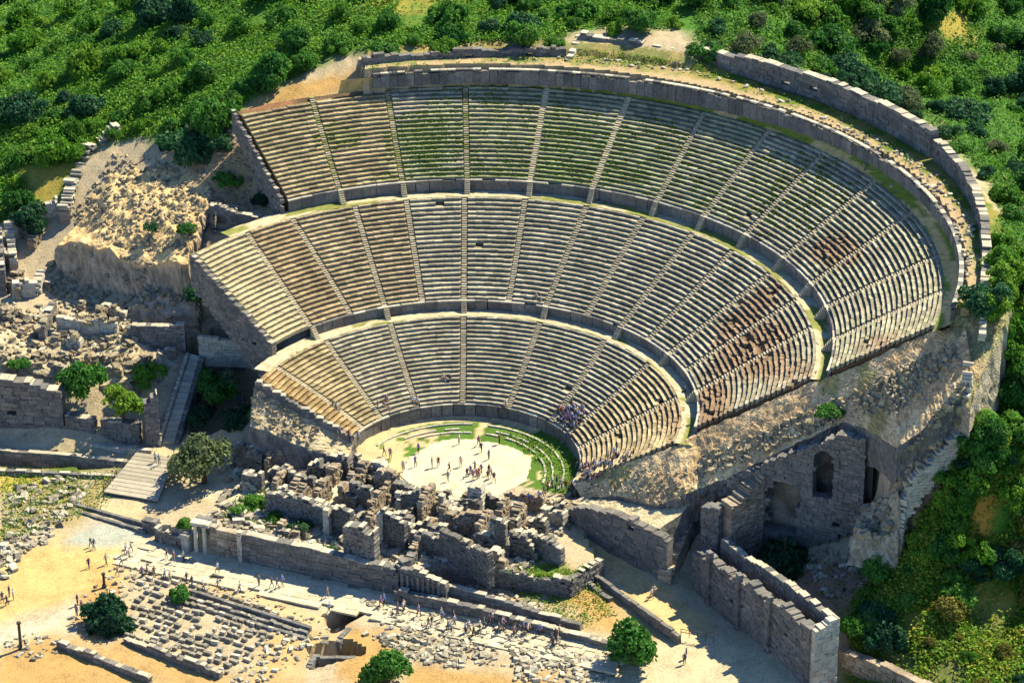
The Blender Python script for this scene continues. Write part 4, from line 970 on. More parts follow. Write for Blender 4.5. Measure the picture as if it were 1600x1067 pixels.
masonry('ruined_wall', 'short ragged wall on the pale slope below the shaded cliff', 'ruined wall', pw([(66,530,7.2),(84,490,8.0)]), 6, [(0, 10), (1, 10.5)], 1.1, .9, .5, 'wallstone', rag=.7, seed=146, cap='palestone')
masonry('ruined_wall', 'low ragged wall across the pale slope at the left', 'ruined wall', pw([(90,512,7.8),(185,520,7.6)]), 6, [(0, 9.4), (1, 9.0)], 1.0, .9, .5, 'palestone', rag=.9, seed=147)
# the ochre mound (core of the substructure) with a shaded front
mp = [W(92,385,15.0), W(292,408,17.5), W(330,300,22), W(188,226,22.5)]
def mz(u, v): return 15.4 + 1.2 * u + 6.2 * v + 2.2 * math.sin(math.pi * min(1, u * 1.05)) * math.sin(math.pi * (.15 + .7 * v)) + .8 * math.sin(6.1 * u + 1) * (1 - v) - 2.4 * math.exp(-((u - .05) ** 2 + (v - .25) ** 2) * 25) - 1.5 * math.exp(-((u - .6) ** 2 * 30 + v ** 2 * 12))
o = lump('masonry_mound', mp, lambda x, y: gz(x, y) - 1.5, mz, M['slope'], 60, 52, .78, 21, tintf=lambda u, v: (1.75, 1.42, .95), m2=M['brownstone']); tag(o, 'broad ochre mound of broken masonry with a shaded cliff, left of the seats', 'masonry mound')  # darker stone on the sides paints shade into the cliff
cl = [W(60,478,8.0), W(150,486,8.6), W(205,470,9.5), W(110,440,10)]
o = lump('masonry_mound', [W(205,492,8.4), W(302,503,8.2), W(306,440,13), W(225,436,12)], 5, lambda u, v: 8.8 + 3.6 * v + .9 * math.sin(5 * u) * (1 - v) + (1.5 * u), M['brownstone'], 20, 14, .9, 23); tag(o, 'brown broken ledge at the foot of the shaded cliff', 'masonry ledge')
o = lump('masonry_mound', [W(-40,560,6.5), W(205,600,4.0), W(235,520,8), W(-40,500,9)], 2, lambda u, v: 6.2 - 2.6 * u + 2.4 * v + 1.0 * math.sin(7 * u + 2 * v), M['slope'], 36, 18, 1.0, 25, tintf=lambda u, v: (1.35, 1.28, 1.12)); tag(o, 'pale rubble slope above the big dark wall at the left', 'rubble slope')
# small vaulted entrance at the left end of the upper walkway
rt = masonry('vault_entrance', 'small dark vaulted entrance at the left end of the upper walkway', 'vault', [tuple(W(330,348,19.5)[:2]), tuple(W(425,352,20.5)[:2])], 18, [(0, 22.4), (.15, 22.9), (.35, 22.2), (1, 21.6)], 1.0, 1.0, .5, 'wallstone', rag=.2, seed=151, cap='palestone', hole=lambda s, z: (s - 1.9) ** 2 + (max(0, z - 20.2)) ** 2 < 1.5 and z > 18.6)
masonry('vault_wall', 'dark inner wall inside the small vaulted entrance', 'back wall', [tuple(W(328,348,19.5)[:2] + np.array([0, 2.0])), tuple(W(372,350,19.7)[:2] + np.array([0, 2.0]))], 17.5, 22, .8, 1.1, .6, 'wallstone', rag=.1, seed=152, parts=False)

# more broken stubs of wall, placed over the ruin fields
def words_in(poly, x, y, cols, rows):
    xs = [p[0] for p in poly]; ys = [p[1] for p in poly]
    return cols[int(np.clip((x - min(xs)) / (max(xs) - min(xs)) * len(cols), 0, len(cols) - 1))], rows[int(np.clip((y - min(ys)) / (max(ys) - min(ys)) * len(rows), 0, len(rows) - 1))]
used = {}
def stubs(poly, n, hmin, hmax, lmin, lmax, z, what, cols, rows, seed, group, mats):
    r = random.Random(seed); xs = [p[0] for p in poly]; ys = [p[1] for p in poly]; got = []; k = 0
    while len(got) < n and k < 4000:
        k += 1; x = r.uniform(min(xs), max(xs)); y = r.uniform(min(ys), max(ys))
        if not inpoly(np.array([x]), np.array([y]), poly)[0] or any(abs(x - a) < 16 and abs(y - b) < 8 for a, b in got): continue
        got.append((x, y))
        q = W(x, y, z) if z is not None else hit(x, y); d = FD if r.random() < .62 else FN
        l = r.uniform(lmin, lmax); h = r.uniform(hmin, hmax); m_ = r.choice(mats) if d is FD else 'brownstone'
        c, w = words_in(poly, x, y, cols, rows)
        base = ('tall' if h > (hmin + hmax) / 2 else 'low') + (' brown' if m_ == 'brownstone' else ' pale' if m_ == 'palestone' else ' dark') + (' wall stub ' if l < (lmin + lmax) / 2 else ' wall fragment ') + what + ', ' + c + ', ' + w
        used[base] = used.get(base, 0) + 1
        lab = base if used[base] == 1 else ['', '', 'second ', 'third ', 'fourth ', 'fifth '][min(used[base], 5)] + base
        masonry('ruined_wall', lab, 'ruined wall', [tuple(q[:2] - d * l / 2), tuple(q[:2] + d * l / 2)], q[2] - .8, [(0, q[2] + h * r.uniform(.5, 1)), (.5, q[2] + h), (1, q[2] + h * r.uniform(.3, 1))], r.uniform(.7, 1.4), .6, .36, m_, rag=.9, seed=300 + seed * 50 + len(got), parts=False, jit=.09, rj=.08, cap='palestone' if m_ == 'wallstone' else None, group=group)
stubs([(380,735),(480,715),(560,730),(640,772),(800,792),(880,815),(840,870),(780,895),(640,850),(500,815),(380,770)], 60, 1.6, 3.8, 1.6, 4.5, TZ, 'in the stage ruins', ['far left', 'left of middle', 'near the middle', 'right of middle', 'far right'], ['nearest the orchestra', 'second row', 'third row', 'nearest the street'], 3, 'broken walls of the stage building', ['wallstone', 'wallstone', 'palestone'])
stubs([(320,775),(380,740),(420,800),(560,850),(600,890),(500,880),(400,850)], 10, .6, 1.6, 1.5, 3.5, TZ, 'behind the stage front', ['at the left', 'in the middle', 'at the right'], ['at the back', 'close to the front'], 4, 'broken walls of the stage building', ['wallstone', 'palestone'])
stubs([(0,470),(190,490),(290,555),(240,600),(100,600),(0,570)], 18, .8, 2.4, 1.5, 4.5, None, 'on the left slope', ['at the left', 'in the middle', 'at the right'], ['at the top', 'halfway', 'at the bottom'], 5, 'broken walls on the left slope', ['wallstone', 'palestone', 'palestone'])
stubs([(0,350),(70,350),(90,420),(60,470),(0,470)], 8, 1.2, 3.4, 1.5, 4.0, None, 'at the far left edge', ['left', 'right'], ['upper', 'lower'], 6, 'broken walls at the far left', ['palestone', 'wallstone'])
stubs([(1410,720),(1500,600),(1505,660),(1450,740),(1405,830),(1350,830)], 0, .8, 2.0, 1.5, 3.0, None, 'on the broken right corner', ['left', 'right'], ['upper', 'lower'], 7, 'broken walls of the right corner', ['palestone'])

# ------------------------------------------------------------------ ramp, boardwalk, street paving
def slab_from(name, quad, th, m, parent=None, tint=(1, 1, 1)):
    mb = MB(); v = [tuple(p) for p in quad]
    mb.add(v + [(x, y, z - th) for x, y, z in v], [(0, 1, 2, 3), (7, 6, 5, 4), (0, 4, 5, 1), (1, 5, 6, 2), (2, 6, 7, 3), (3, 7, 4, 0)], tint)
    return mb.build(name, m, parent)
M['plank'] = mat('weathered_planks', [(.24, .215, .165), (.33, .30, .235), (.41, .375, .30)], .8, 6, bump=.2, objvar=.15)
M['iron'] = mat('dark_painted_iron', [(.03, .03, .03), (.05, .048, .045), (.07, .065, .06)], 1, 6, bump=0, rough=.6)
bl_, br_, fr_, fl_ = [np.array(W(*q)) for q in ((213,706,-2.0), (274,714,-1.9), (246,782,-3.1), (162,768,-3.1))]
root = thing('boardwalk', 'grey plank walkway leading down towards the square at the left', 'boardwalk', tuple(fl_))
for k in range(11):
    a, b = k / 11 + .004, (k + 1) / 11 - .006
    q = [fl_ * (1 - a) + bl_ * a, fr_ * (1 - a) + br_ * a, fr_ * (1 - b) + br_ * b, fl_ * (1 - b) + bl_ * b]
    slab_from('plank', [p - fl_ for p in q], .18, M['plank'], root)
def rail(name, label, p, q, n, h=1.0, r=.045):
    p = np.array(p); q = np.array(q); root = thing(name, label, 'railing', tuple(p)); d = (q - p)
    for k in range(n + 1):
        o = d * k / n; mb = MB(); mb.box(o + (0, 0, h / 2 - .1), (r, 0, 0), (0, r, 0), (0, 0, h / 2 + .1)); mb.build('post', M['iron'], root)
    L = np.linalg.norm(d); u = d / L; nn = np.cross(u, (0, 0, 1)); nn /= np.linalg.norm(nn); up = np.cross(nn, u)
    for hh in (h, h * .55):
        mb = MB(); mb.box(d / 2 + (0, 0, hh), u * (L / 2 + .1), nn * r * .8, up * r * .8); mb.build('rail', M['iron'], root)
rail('railing', 'dark railing along the left side of the plank walkway', fl_, bl_, 5)
rail('railing', 'thin railing at the lower end of the entrance road', W(1064,992,-3.9), W(1115,1002,-3.9), 4)
ra = [np.array(W(*q)) for q in ((253,692,-1.9), (272,690,-1.9), (312,556,5.0), (298,552,5.0))]
root = thing('stone_ramp', 'narrow ramp climbing between the tall corner pier and the shadow', 'ramp', tuple(ra[0]))
for k in range(16):
    a, b = k / 16 + .003, (k + 1) / 16 - .004
    q = [ra[0] * (1 - a) + ra[3] * a, ra[1] * (1 - a) + ra[2] * a, ra[1] * (1 - b) + ra[2] * b, ra[0] * (1 - b) + ra[3] * b]
    slab_from('step_slab', [p - ra[0] for p in q], .5, M['plank'], root)
masonry('ramp_kerb', 'pale stone kerb on the left side of the narrow ramp', 'kerb', [tuple(ra[0][:2] + (-.4, 0)), tuple(ra[3][:2] + (-.4, 0))], [(0, -2.8), (1, 4)], [(0, -1.5), (1, 5.5)], .5, 1.1, .4, 'palestone', rag=.05, seed=155)
masonry('retaining_wall', 'shaded wall dropping on the right side of the narrow ramp', 'retaining wall', [tuple(ra[1][:2] + (.4, 0)), tuple(ra[2][:2] + (.4, 0))], [(0, -3), (1, 0)], [(0, -1.9), (1, 5.0)], .7, 1.1, .5, 'wallstone', rag=.05, seed=156)
for k, (a, b) in enumerate((((116,790),(232,822)), ((120,800),(228,832)))):
    masonry('stone_step', ('upper' if k == 0 else 'lower') + ' long stone step between the plank walkway and the square', 'step', pw([(*a, -3.9), (*b, -3.95)]), -4.3, -3.45 - .15 * k, .5, 1.3, .4, 'wallstone', rag=.02, seed=157 + k)

# marble street along the stage front: separate slabs
street = thing('marble_street', 'pale marble paved street along the stage front', 'street', (FA[0], FA[1], -4)); street['kind'] = 'structure'; del street['category']
paves = []
for s in np.arange(-9, 66, 1.9):
    for t in np.arange(-6.6, -.2, 1.25):
        paves.append((s + .6 * ((round(t / 1.25)) % 2), t - max(0, (s - 30)) * .0))
M['pave'] = mat('worn_marble_paving', [(.34, .295, .20), (.46, .41, .29), (.56, .505, .38)], .35, 3, speck=(.30, .24, .14), speck_amt=.55, objvar=.10)
pl = []
for i in range(6):
    mb = MB(); mb.box((0, 0, 0), (.5, 0, 0), (0, .5, 0), (0, 0, .5), tupmul((1, 1, 1), rnd.uniform(.93, 1.06)), .035); pl.append(mb.mesh('paving_slab', M['pave']))
cnt = 0
for s, t in paves:
    p = fac(s, t); 
    if rnd.random() < .12 or cnt >= 300: continue
    z = gz(p[0], p[1]) if s > 32 or s < 0 else -4.0
    inst('paving_slab', rnd.choice(pl), (p[0] - FA[0], p[1] - FA[1], max(z + 4, -.15) + rnd.gauss(.04, .02)), (rnd.gauss(0, .008), rnd.gauss(0, .008), math.atan2(FD[1], FD[0])), (1.86, 1.21, .3), street); cnt += 1

# stepped platform and the stone yard
for k in range(3):
    a = np.array(W(300 - 6 * k, 926 + 7 * k, -4)[:2]); b = np.array(W(486 - 4 * k, 984 + 6 * k, -4)[:2])
    masonry('stone_step', ('top', 'middle', 'bottom')[k] + ' of the three long steps above the stone yard', 'step', [tuple(a), tuple(b)], -4.7, -3.5 - .22 * k, .55, 1.4, .4, 'wallstone', rag=.02, seed=161 + k, group='long steps above the stone yard')
masonry('low_wall', 'low rough wall along the near edge of the stone yard, left piece', 'low wall', pw([(92,1010,-4.3),(160,1036,-4.4),(236,1066,-4.5)]), -4.9, -3.4, .9, .9, .45, 'wallstone', rag=.4, seed=165, cap='palestone')
masonry('low_wall', 'low rough wall along the near edge of the stone yard, right piece', 'low wall', pw([(196,1002,-4.3),(270,1032,-4.4),(346,1058,-4.5)]), -4.9, -3.5, .8, .9, .45, 'wallstone', rag=.4, seed=166, cap='palestone')
masonry('trench_wall', 'dark wall of the upper pit at the bottom centre', 'pit wall', pw([(528,1008,-5),(545,985,-4.6),(592,982,-4.6)]), -6.8, -4.1, .7, .9, .5, 'wallstone', rag=.2, seed=167)
masonry('trench_wall', 'dark wall of the lower pit at the bottom centre', 'pit wall', pw([(482,1048,-5),(492,1030,-4.8),(556,1030,-4.8)]), -6.8, -4.3, .7, .9, .5, 'wallstone', rag=.2, seed=168)
yard_blocks = []
for row in range(13):
    f = row / 12
    a = np.array(W(222 - 30 * f, 892 + 108 * f, -4.1)[:2]); b = np.array(W(470 - 118 * f, 972 + 74 * f, -4.3)[:2])
    L = np.linalg.norm(b - a); d = (b - a) / L; s = 0
    while s < L:
        l = rnd.uniform(.5, 1.25)
        if rnd.random() < .80:
            p = a + d * (s + l / 2); yard_blocks.append((p[0] + rnd.gauss(0, .1), p[1] + rnd.gauss(0, .12), l, math.atan2(d[1], d[0]) + rnd.gauss(0, .12), row))
        s += l + rnd.uniform(.05, .5)
# ------------------------------------------------------------------ vegetation
def leafmat(name, cols, scale=.25):
    m = bpy.data.materials.new(name); m.use_nodes = True
    nt = m.node_tree; L = nt.links.new; p = nt.nodes['Principled BSDF']
    p.inputs['Roughness'].default_value = .6
    p.inputs['Specular IOR Level'].default_value = .25
    g = N(nt, 'ShaderNodeNewGeometry'); n1 = N(nt, 'ShaderNodeTexNoise'); n1.inputs['Scale'].default_value = scale; n1.inputs['Detail'].default_value = 4
    L(g.outputs['Position'], n1.inputs['Vector'])
    oi = N(nt, 'ShaderNodeObjectInfo')
    ad = N(nt, 'ShaderNodeMath', operation='MULTIPLY_ADD'); ad.inputs[1].default_value = .45
    sb = N(nt, 'ShaderNodeMath', operation='MULTIPLY_ADD'); sb.inputs[1].default_value = .9; sb.inputs[2].default_value = -.18
    L(n1.outputs[0], sb.inputs[0]); L(oi.outputs['Random'], ad.inputs[0]); L(sb.outputs[0], ad.inputs[2])
    r = N(nt, 'ShaderNodeValToRGB'); e = r.color_ramp.elements
    while len(e) < len(cols): e.new(.5)
    for i, c in enumerate(cols): e[i].position = .2 + .6 * i / (len(cols) - 1); e[i].color = (*c, 1)
    L(ad.outputs[0], r.inputs[0])
    at_ = N(nt, 'ShaderNodeVertexColor', layer_name='tint')
    mu = N(nt, 'ShaderNodeMix', data_type='RGBA', blend_type='MULTIPLY'); mu.inputs['Factor'].default_value = 1
    L(r.outputs[0], mu.inputs['A']); L(at_.outputs[0], mu.inputs['B']); L(mu.outputs['Result'], p.inputs['Base Color'])
    tr = N(nt, 'ShaderNodeBsdfTranslucent'); L(mu.outputs['Result'], tr.inputs['Color'])
    mx = N(nt, 'ShaderNodeMixShader'); mx.inputs[0].default_value = .42
    L(p.outputs[0], mx.inputs[1]); L(tr.outputs[0], mx.inputs[2])
    L(mx.outputs[0], nt.nodes['Material Output'].inputs['Surface'])
    return m
M['bright'] = leafmat('bright_green_leaves', [(.045, .15, .014), (.095, .25, .020), (.18, .32, .03)])
M['mid'] = leafmat('mid_green_leaves', [(.028, .12, .020), (.058, .195, .026), (.11, .27, .036)])
M['dark'] = leafmat('dark_evergreen_leaves', [(.012, .06, .030), (.022, .095, .042), (.042, .135, .050)])
M['olive'] = leafmat('grey_olive_leaves', [(.075, .11, .05), (.12, .165, .075), (.18, .23, .11)])
M['dry'] = leafmat('dry_yellow_leaves', [(.11, .12, .02), (.18, .17, .03), (.26, .20, .05)])
M['bark'] = mat('rough_bark', [(.05, .035, .022), (.09, .065, .04), (.13, .10, .07)], 1, 8, bump=.5)

def crown_mesh(key, seed, nleaf, leaf, lobes=7, flat=.75, sway=.55):
    """unit crown (radius about 1, base at z 0): leaf clumps over several uneven lobes, with gaps"""
    r = np.random.default_rng(seed); mb = MB(); C_, R_ = [], []
    for i in range(lobes):
        a = r.uniform(0, 6.283); d = sway * math.sqrt(r.random()); h = r.uniform(.16, 1.0) * flat
        C_.append((d * math.cos(a), d * math.sin(a), h * (1.05 - .45 * d))); R_.append(r.uniform(.20, .46))
    C_.append((0, 0, .5 * flat)); R_.append(.5); C_ = np.array(C_); R_ = np.array(R_)
    k = r.choice(len(R_), size=nleaf, p=R_ ** 2 / (R_ ** 2).sum())
    n = r.normal(size=(nleaf, 3)); n /= np.linalg.norm(n, axis=1)[:, None]; n[:, 2] = np.where(n[:, 2] < -.35, -.6 * n[:, 2], n[:, 2])
    q = C_[k] + n * R_[k][:, None] * r.uniform(.68, 1.12, nleaf)[:, None] * np.array([1, 1, .9])
    keep = (q[:, 2] > 0) & (fbm(q[:, 0] * 3 + seed, q[:, 1] * 3 + q[:, 2] * 2.3, seed, 2) > .30)
    q, n = q[keep], n[keep]; m_ = len(q)
    nn = n + r.normal(size=(m_, 3)) * .55; nn /= np.linalg.norm(nn, axis=1)[:, None]
    t = np.cross(nn, r.normal(size=(m_, 3))); t /= np.linalg.norm(t, axis=1)[:, None]; b = np.cross(nn, t)
    s = leaf * r.uniform(.6, 1.35, m_)[:, None]; g = r.uniform(.72, 1.3, m_)
    V = np.stack([q - t * s, q + b * s * .62 - nn * s * .2, q + t * s, q - b * s * .62 - nn * s * .2], 1).reshape(-1, 3)
    mb.v = list(map(tuple, V.tolist())); mb.f = [f for i in range(0, 4 * m_, 4) for f in ((i, i + 1, i + 2), (i, i + 2, i + 3))]; mb.m = [0] * len(mb.f)
    mb.c = list(map(tuple, np.repeat(np.c_[g, g, g * r.uniform(.75, 1.1, m_)], 4, axis=0).tolist()))
    return mb.mesh('crown', M[key])
def trunk_mesh():
    mb = MB(); n = 7
    def limb(p, q, ra, rb):
        p = np.array(p, float); q = np.array(q, float); d = (q - p) / np.linalg.norm(q - p); a = np.cross(d, (.3, .9, .2)); a /= np.linalg.norm(a); b = np.cross(d, a)
        v = [tuple(p + (a * math.cos(6.283 * i / n) + b * math.sin(6.283 * i / n)) * ra) for i in range(n)] + [tuple(q + (a * math.cos(6.283 * i / n) + b * math.sin(6.283 * i / n)) * rb) for i in range(n)]
        mb.add(v, [(i, (i + 1) % n, (i + 1) % n + n, i + n) for i in range(n)])
    limb((0, 0, -.25), (.03, .02, .3), .10, .07); limb((.03, .02, .3), (.35, .1, .75), .055, .02); limb((.03, .02, .3), (-.25, .28, .8), .055, .02); limb((.03, .02, .3), (-.1, -.3, .72), .05, .02); limb((.03, .02, .3), (.05, .05, .95), .05, .015)
    return mb.mesh('trunk', M['bark'])
CROWN = {}
for key, nv in (('bright', 5), ('mid', 5), ('dark', 5), ('olive', 2), ('dry', 2)):
    CROWN[key] = [crown_mesh(key, 100 + 17 * i + len(key) * 5, 3000, .078 if key != 'olive' else .06, lobes=9 + i % 5, flat=[.72, .9, .6, .8, 1.0][i % 5], sway=[.72, .6, .85, .75, .65][i % 5]) for i in range(nv)]
TRUNK = trunk_mesh()
def plant(kind, x, y, z, r, h, label, group=None, cat='tree', name=None, vi=None):
    root = thing(name or ('tree' if cat == 'tree' else 'shrub'), label, cat, (x, y, z - .15), group, rnd.uniform(0, 6.28))
    inst('crown', CROWN[kind][vi if vi is not None else rnd.randrange(len(CROWN[kind]))], (0, 0, -.05 * h), (rnd.gauss(0, .06), rnd.gauss(0, .06), 0), (r, r, h * .95), root)
    inst('trunk', TRUNK, (0, 0, 0), (0, 0, 0), (r * .8, r * .8, h * .9), root)
    return root
def plant_px(kind, px, py, rpx, label, group=None, cat='tree', asp=1.5, z=None, vi=None, name=None, k=1.0, q=None):
    """crown centred near a point of the photograph"""
    r = rpx / 10.9 * k; h = r * asp / k ** .5
    if q is None and z is None: q = hit(px, py + h * .45 * 9.6)
    if z is not None: q = W(px, py + h * .45 * 9.6, z)
    return plant(kind, q[0], q[1], q[2], r, h, label, group, cat, name, vi)
SOLO = [('olive', 318, 708, 50, 'big grey green olive tree beside the plank walkway', 'tree', 1.5, -2.0), ('dark', 172, 946, 39, 'round dark tree at the near left, beside the stone yard', 'tree', 1.5, -4.1),
 ('mid', 283, 930, 18, 'small round bush at the top of the stone yard', 'shrub', 1.3, -4), ('mid', 991, 1010, 38, 'round green tree at the bottom, beside the end of the low street wall', 'tree', 1.4, -4.1), ('mid', 604, 1046, 34, 'loose green bush at the bottom centre', 'shrub', 1.3, -4.6),
 ('dark', 1222, 868, 50, 'large dark tree standing in the shade below the arched wall', 'tree', 1.6, -2), ('dark', 296, 212, 45, 'big dark tree between the ochre mound and the highest seats', 'tree', 1.2, None), ('mid', 355, 272, 22, 'bright bush on the bare soil left of the highest seats', 'shrub', 1.1, None),
 ('dark', 340, 210, 28, 'dark bush close to the left corner of the highest seats', 'shrub', 1.3, None), ('dark', 410, 308, 20, 'dark bush in the hollow beside the upper walkway end', 'shrub', 1.0, None), ('mid', 290, 352, 16, 'green bush on the right edge of the ochre mound', 'shrub', 1.0, 20.2), ('dark', 236, 350, 12, 'little dark bush in the middle of the ochre mound', 'shrub', 1.2, 19.5),
 ('dark', 312, 445, 36, 'dark shrub under the upper left corner of the middle seats', 'shrub', 1.3, 10), ('mid', 350, 482, 26, 'shrub in the shade below the left wall of the middle seats', 'shrub', 1.2, 7), ('mid', 135, 585, 34, 'dark green bush behind the big dark wall at the left', 'shrub', 1.3, 4.5), ('bright', 192, 628, 32, 'bright green bush above the grey wall panels at the left', 'shrub', 1.2, 2.4), ('bright', 226, 582, 26, 'yellow green bush beside the corner pier', 'shrub', 1.2, 4), ('mid', 28, 568, 18, 'low bush on top of the big dark wall', 'shrub', 1.0, 7.0),
 ('mid', 335, 606, 36, 'bushy green tree in the hollow right of the narrow ramp', 'tree', 1.4, .5), ('olive', 352, 590, 26, 'pale green bush on the rim above the shaded hollow', 'shrub', 1.1, 2.5), ('dark', 318, 640, 26, 'dark bush deep in the shaded hollow', 'shrub', 1.2, -.5), ('mid', 418, 640, 24, 'shrub at the lower left corner of the lowest seats', 'shrub', 1.2, .8), ('dark', 372, 645, 26, 'dark bush in the middle of the shaded hollow', 'shrub', 1.2, 0),
 ('bright', 402, 780, 20, 'bright bush on the slope at the left of the stage rooms', 'shrub', .9, -.8), ('bright', 430, 806, 16, 'small bright bush below the left inner stage wall', 'shrub', .9, -1), ('bright', 290, 815, 14, 'small bush left of the white columns', 'shrub', .9, -1), ('mid', 372, 796, 14, 'green tuft of bush behind the stage front', 'shrub', .9, -.8), ('dark', 468, 818, 18, 'dark bush in the shade of the left inner stage wall', 'shrub', 1.0, -1.1), ('mid', 520, 862, 13, 'small bush behind the long dark stage wall', 'shrub', .9, -1),
 ('mid', 1290, 640, 20, 'dark low bush on the ochre slope above the arch', 'shrub', .8, 20.5), ('mid', 1080, 735, 18, 'green bush at the foot of the ochre slope', 'shrub', .9, 5), ('dark', 1440, 655, 26, 'dark bush in a hollow of the broken right corner', 'shrub', 1.1, 15), ('mid', 1010, 745, 14, 'low bush on the pale terrace right of the orchestra', 'shrub', .8, 4.2), ('olive', 1330, 850, 16, 'grey bush below the heap of ochre rubble', 'shrub', 1.0, 1.5), ('dark', 1160, 860, 14, 'dark bush at the foot of the brown pier', 'shrub', 1.1, -1),
 ('dark', 535, 216, 13, 'dark bush on the highest seats near the left end', 'shrub', .6, 28.5), ('dark', 455, 214, 9, 'small dark bush on the leftmost block of the highest seats', 'shrub', .7, 28.4)]
for kind, px, py, rp, lab, cat, asp, z in SOLO: plant_px(kind, px, py, rp, lab, None, cat, asp, z, k=1.3)
# woods: placed singly over the hillside, larger ones where the photograph shows them
REG = [  # polygon px, spacing px, crown px range, kinds
 ([(-60,-80),(560,-80),(560,60),(480,112),(375,165),(330,190),(230,215),(130,225),(90,262),(-60,255)], 40, (23, 44), ['bright','mid','mid','dark','bright','dark']),
 ([(-60,270),(40,275),(62,320),(50,348),(-60,350)], 38, (22, 36), ['mid','bright','dark']),
 ([(560,-80),(1060,-80),(1060,48),(905,45),(880,62),(560,78)], 38, (21, 38), ['mid','bright','mid','dark']),
 ([(1060,-80),(1660,-80),(1660,330),(1566,330),(1548,290),(1480,212),(1380,155),(1250,105),(1090,68)], 41, (23, 46), ['dark','dark','mid','olive','mid','bright']),
 ([(1562,330),(1660,330),(1660,700),(1530,720),(1512,600),(1550,540),(1548,470)], 41, (22, 42), ['mid','dark','mid','bright']),
 ([(1500,690),(1660,690),(1660,860),(1420,870),(1410,830),(1440,760)], 31, (14, 30), ['bright','bright','mid','dark','dry']),
 ([(1400,860),(1660,850),(1660,1100),(1500,1100),(1330,1000),(1330,940)], 40, (13, 32), ['mid','dark','bright','dry','mid']),
]
CLEAR = [(1545, 810, 38), (1425, 975, 24), (1550, 950, 50), (1490, 40, 30), (70, 285, 40), (650, 15, 36), (408, 30, 16), (1400, 1040, 40), (1480, 1060, 40), (1590, 40, 0)]
GNAME = {'bright': ('bright green tree in the wood', 'tree'), 'mid': ('mid green tree in the wood', 'tree'), 'dark': ('dark evergreen tree in the wood', 'tree'), 'dry': ('dry yellowish shrub on the slope', 'shrub')}
WHERE = ['on the hillside at the upper left', 'beside the yellow clearing at the left edge', 'along the top above the gallery', 'behind the long dark wall at the upper right', 'below the terrace at the far right', 'on the slope right of the ruined outer wall', 'on the lower right slope']
sites = []
rg = np.random.default_rng(5)
for ri, (poly, sp, (ra_, rb_), kinds) in enumerate(REG):
    xs = [p[0] for p in poly]; ys = [p[1] for p in poly]; got = []
    for _ in range(2600):
        x = rg.uniform(min(xs), max(xs)); y = rg.uniform(min(ys), max(ys))
        if not inpoly(np.array([x]), np.array([y]), poly)[0]: continue
        if any(math.hypot(x - cx, y - cy) < cr + 8 for cx, cy, cr in CLEAR): continue
        d = sp * (.75 + .5 * float(vnoise(x / 90, y / 90, 8)))
        if any((x - a) ** 2 + ((y - b) * 1.5) ** 2 < d * d for a, b in got): continue
        if ri < 5 and float(fbm(x / 85, y / 70, 33, 3)) < (.33 if ri in (0, 2) else .1) and rg.random() < .85: continue
        got.append((x, y))
    for x, y in got:
        u = float(fbm(x / 110, y / 110, 12, 3)); k = kinds[min(len(kinds) - 1, int(len(kinds) * np.clip((u - .28) / .44 + rg.normal(0, .16), 0, .999)))]
        sites.append((ri, x, y, k, (ra_ * .7 + (rb_ * 1.1 - ra_ * .7) * rg.random() ** 1.3) * (1.12 if k == 'dark' else 1)))
print('wood sites', len(sites))
COLN = {'olive': 'grey green', 'bright': 'bright green', 'mid': 'mid green', 'dark': 'dark evergreen', 'dry': 'dry yellowish'}
def colname(x): return ['at the left edge', 'above the old mound', 'above the seats\' left corner', 'above the left gallery', 'above mid gallery', 'above the wall gap', 'behind the long dark wall', 'above the long wall end', 'near the right edge', 'at the right edge'][int(np.clip((x + 60) / 1720 * 10, 0, 9))]
def rowname(y): return ['at the very top', 'near the top', 'level with the gallery', 'level with the highest seats', 'level with the upper walkway', 'level with the middle seats', 'level with the lowest seats', 'level with the arched wall', 'level with the stage front', 'level with the street', 'in the bottom corner'][int(np.clip((y + 80) / 108, 0, 10))]
TL = {}
for i, (ri, x, y, k, rp) in enumerate(sites):
    sz = 'small' if rp < 26 else 'broad' if rp > 34 else 'middling'
    noun = 'bush' if ri in (5, 6) else 'tree'
    TL.setdefault(f'{sz} {COLN[k]} {noun} {rowname(y)}, ' + (colname(x) if x < 1500 or y < 330 else 'near the right edge' if x > 1560 else 'right of the ruined outer wall' if y < 860 else 'on the lower right slope'), []).append(i)
ORD = ['leftmost', 'second', 'third', 'fourth', 'fifth', 'sixth', 'seventh', 'eighth']
lab_of = {}
for base, ids in TL.items():
    ids.sort(key=lambda i: sites[i][1])
    for n_, i in enumerate(ids): lab_of[i] = base if len(ids) == 1 else (ORD[min(n_, 7)] + ' ' + base)
asps = [rg.uniform(1.0, 1.5) for _ in sites]
SQ = hits([q[1] for q in sites], [q[2] + q[4] / 10.9 * a_ * .45 * 9.6 for q, a_ in zip(sites, asps)])
for i, (ri, x, y, k, rp) in enumerate(sites):
    noun = 'bush' if ri in (5, 6) else 'tree'
    plant_px(k, x, y, rp, lab_of[i], ('bushes ' if noun == 'bush' else 'trees ') + WHERE[ri], 'shrub' if noun == 'bush' else 'tree', asps[i], q=SQ[i])
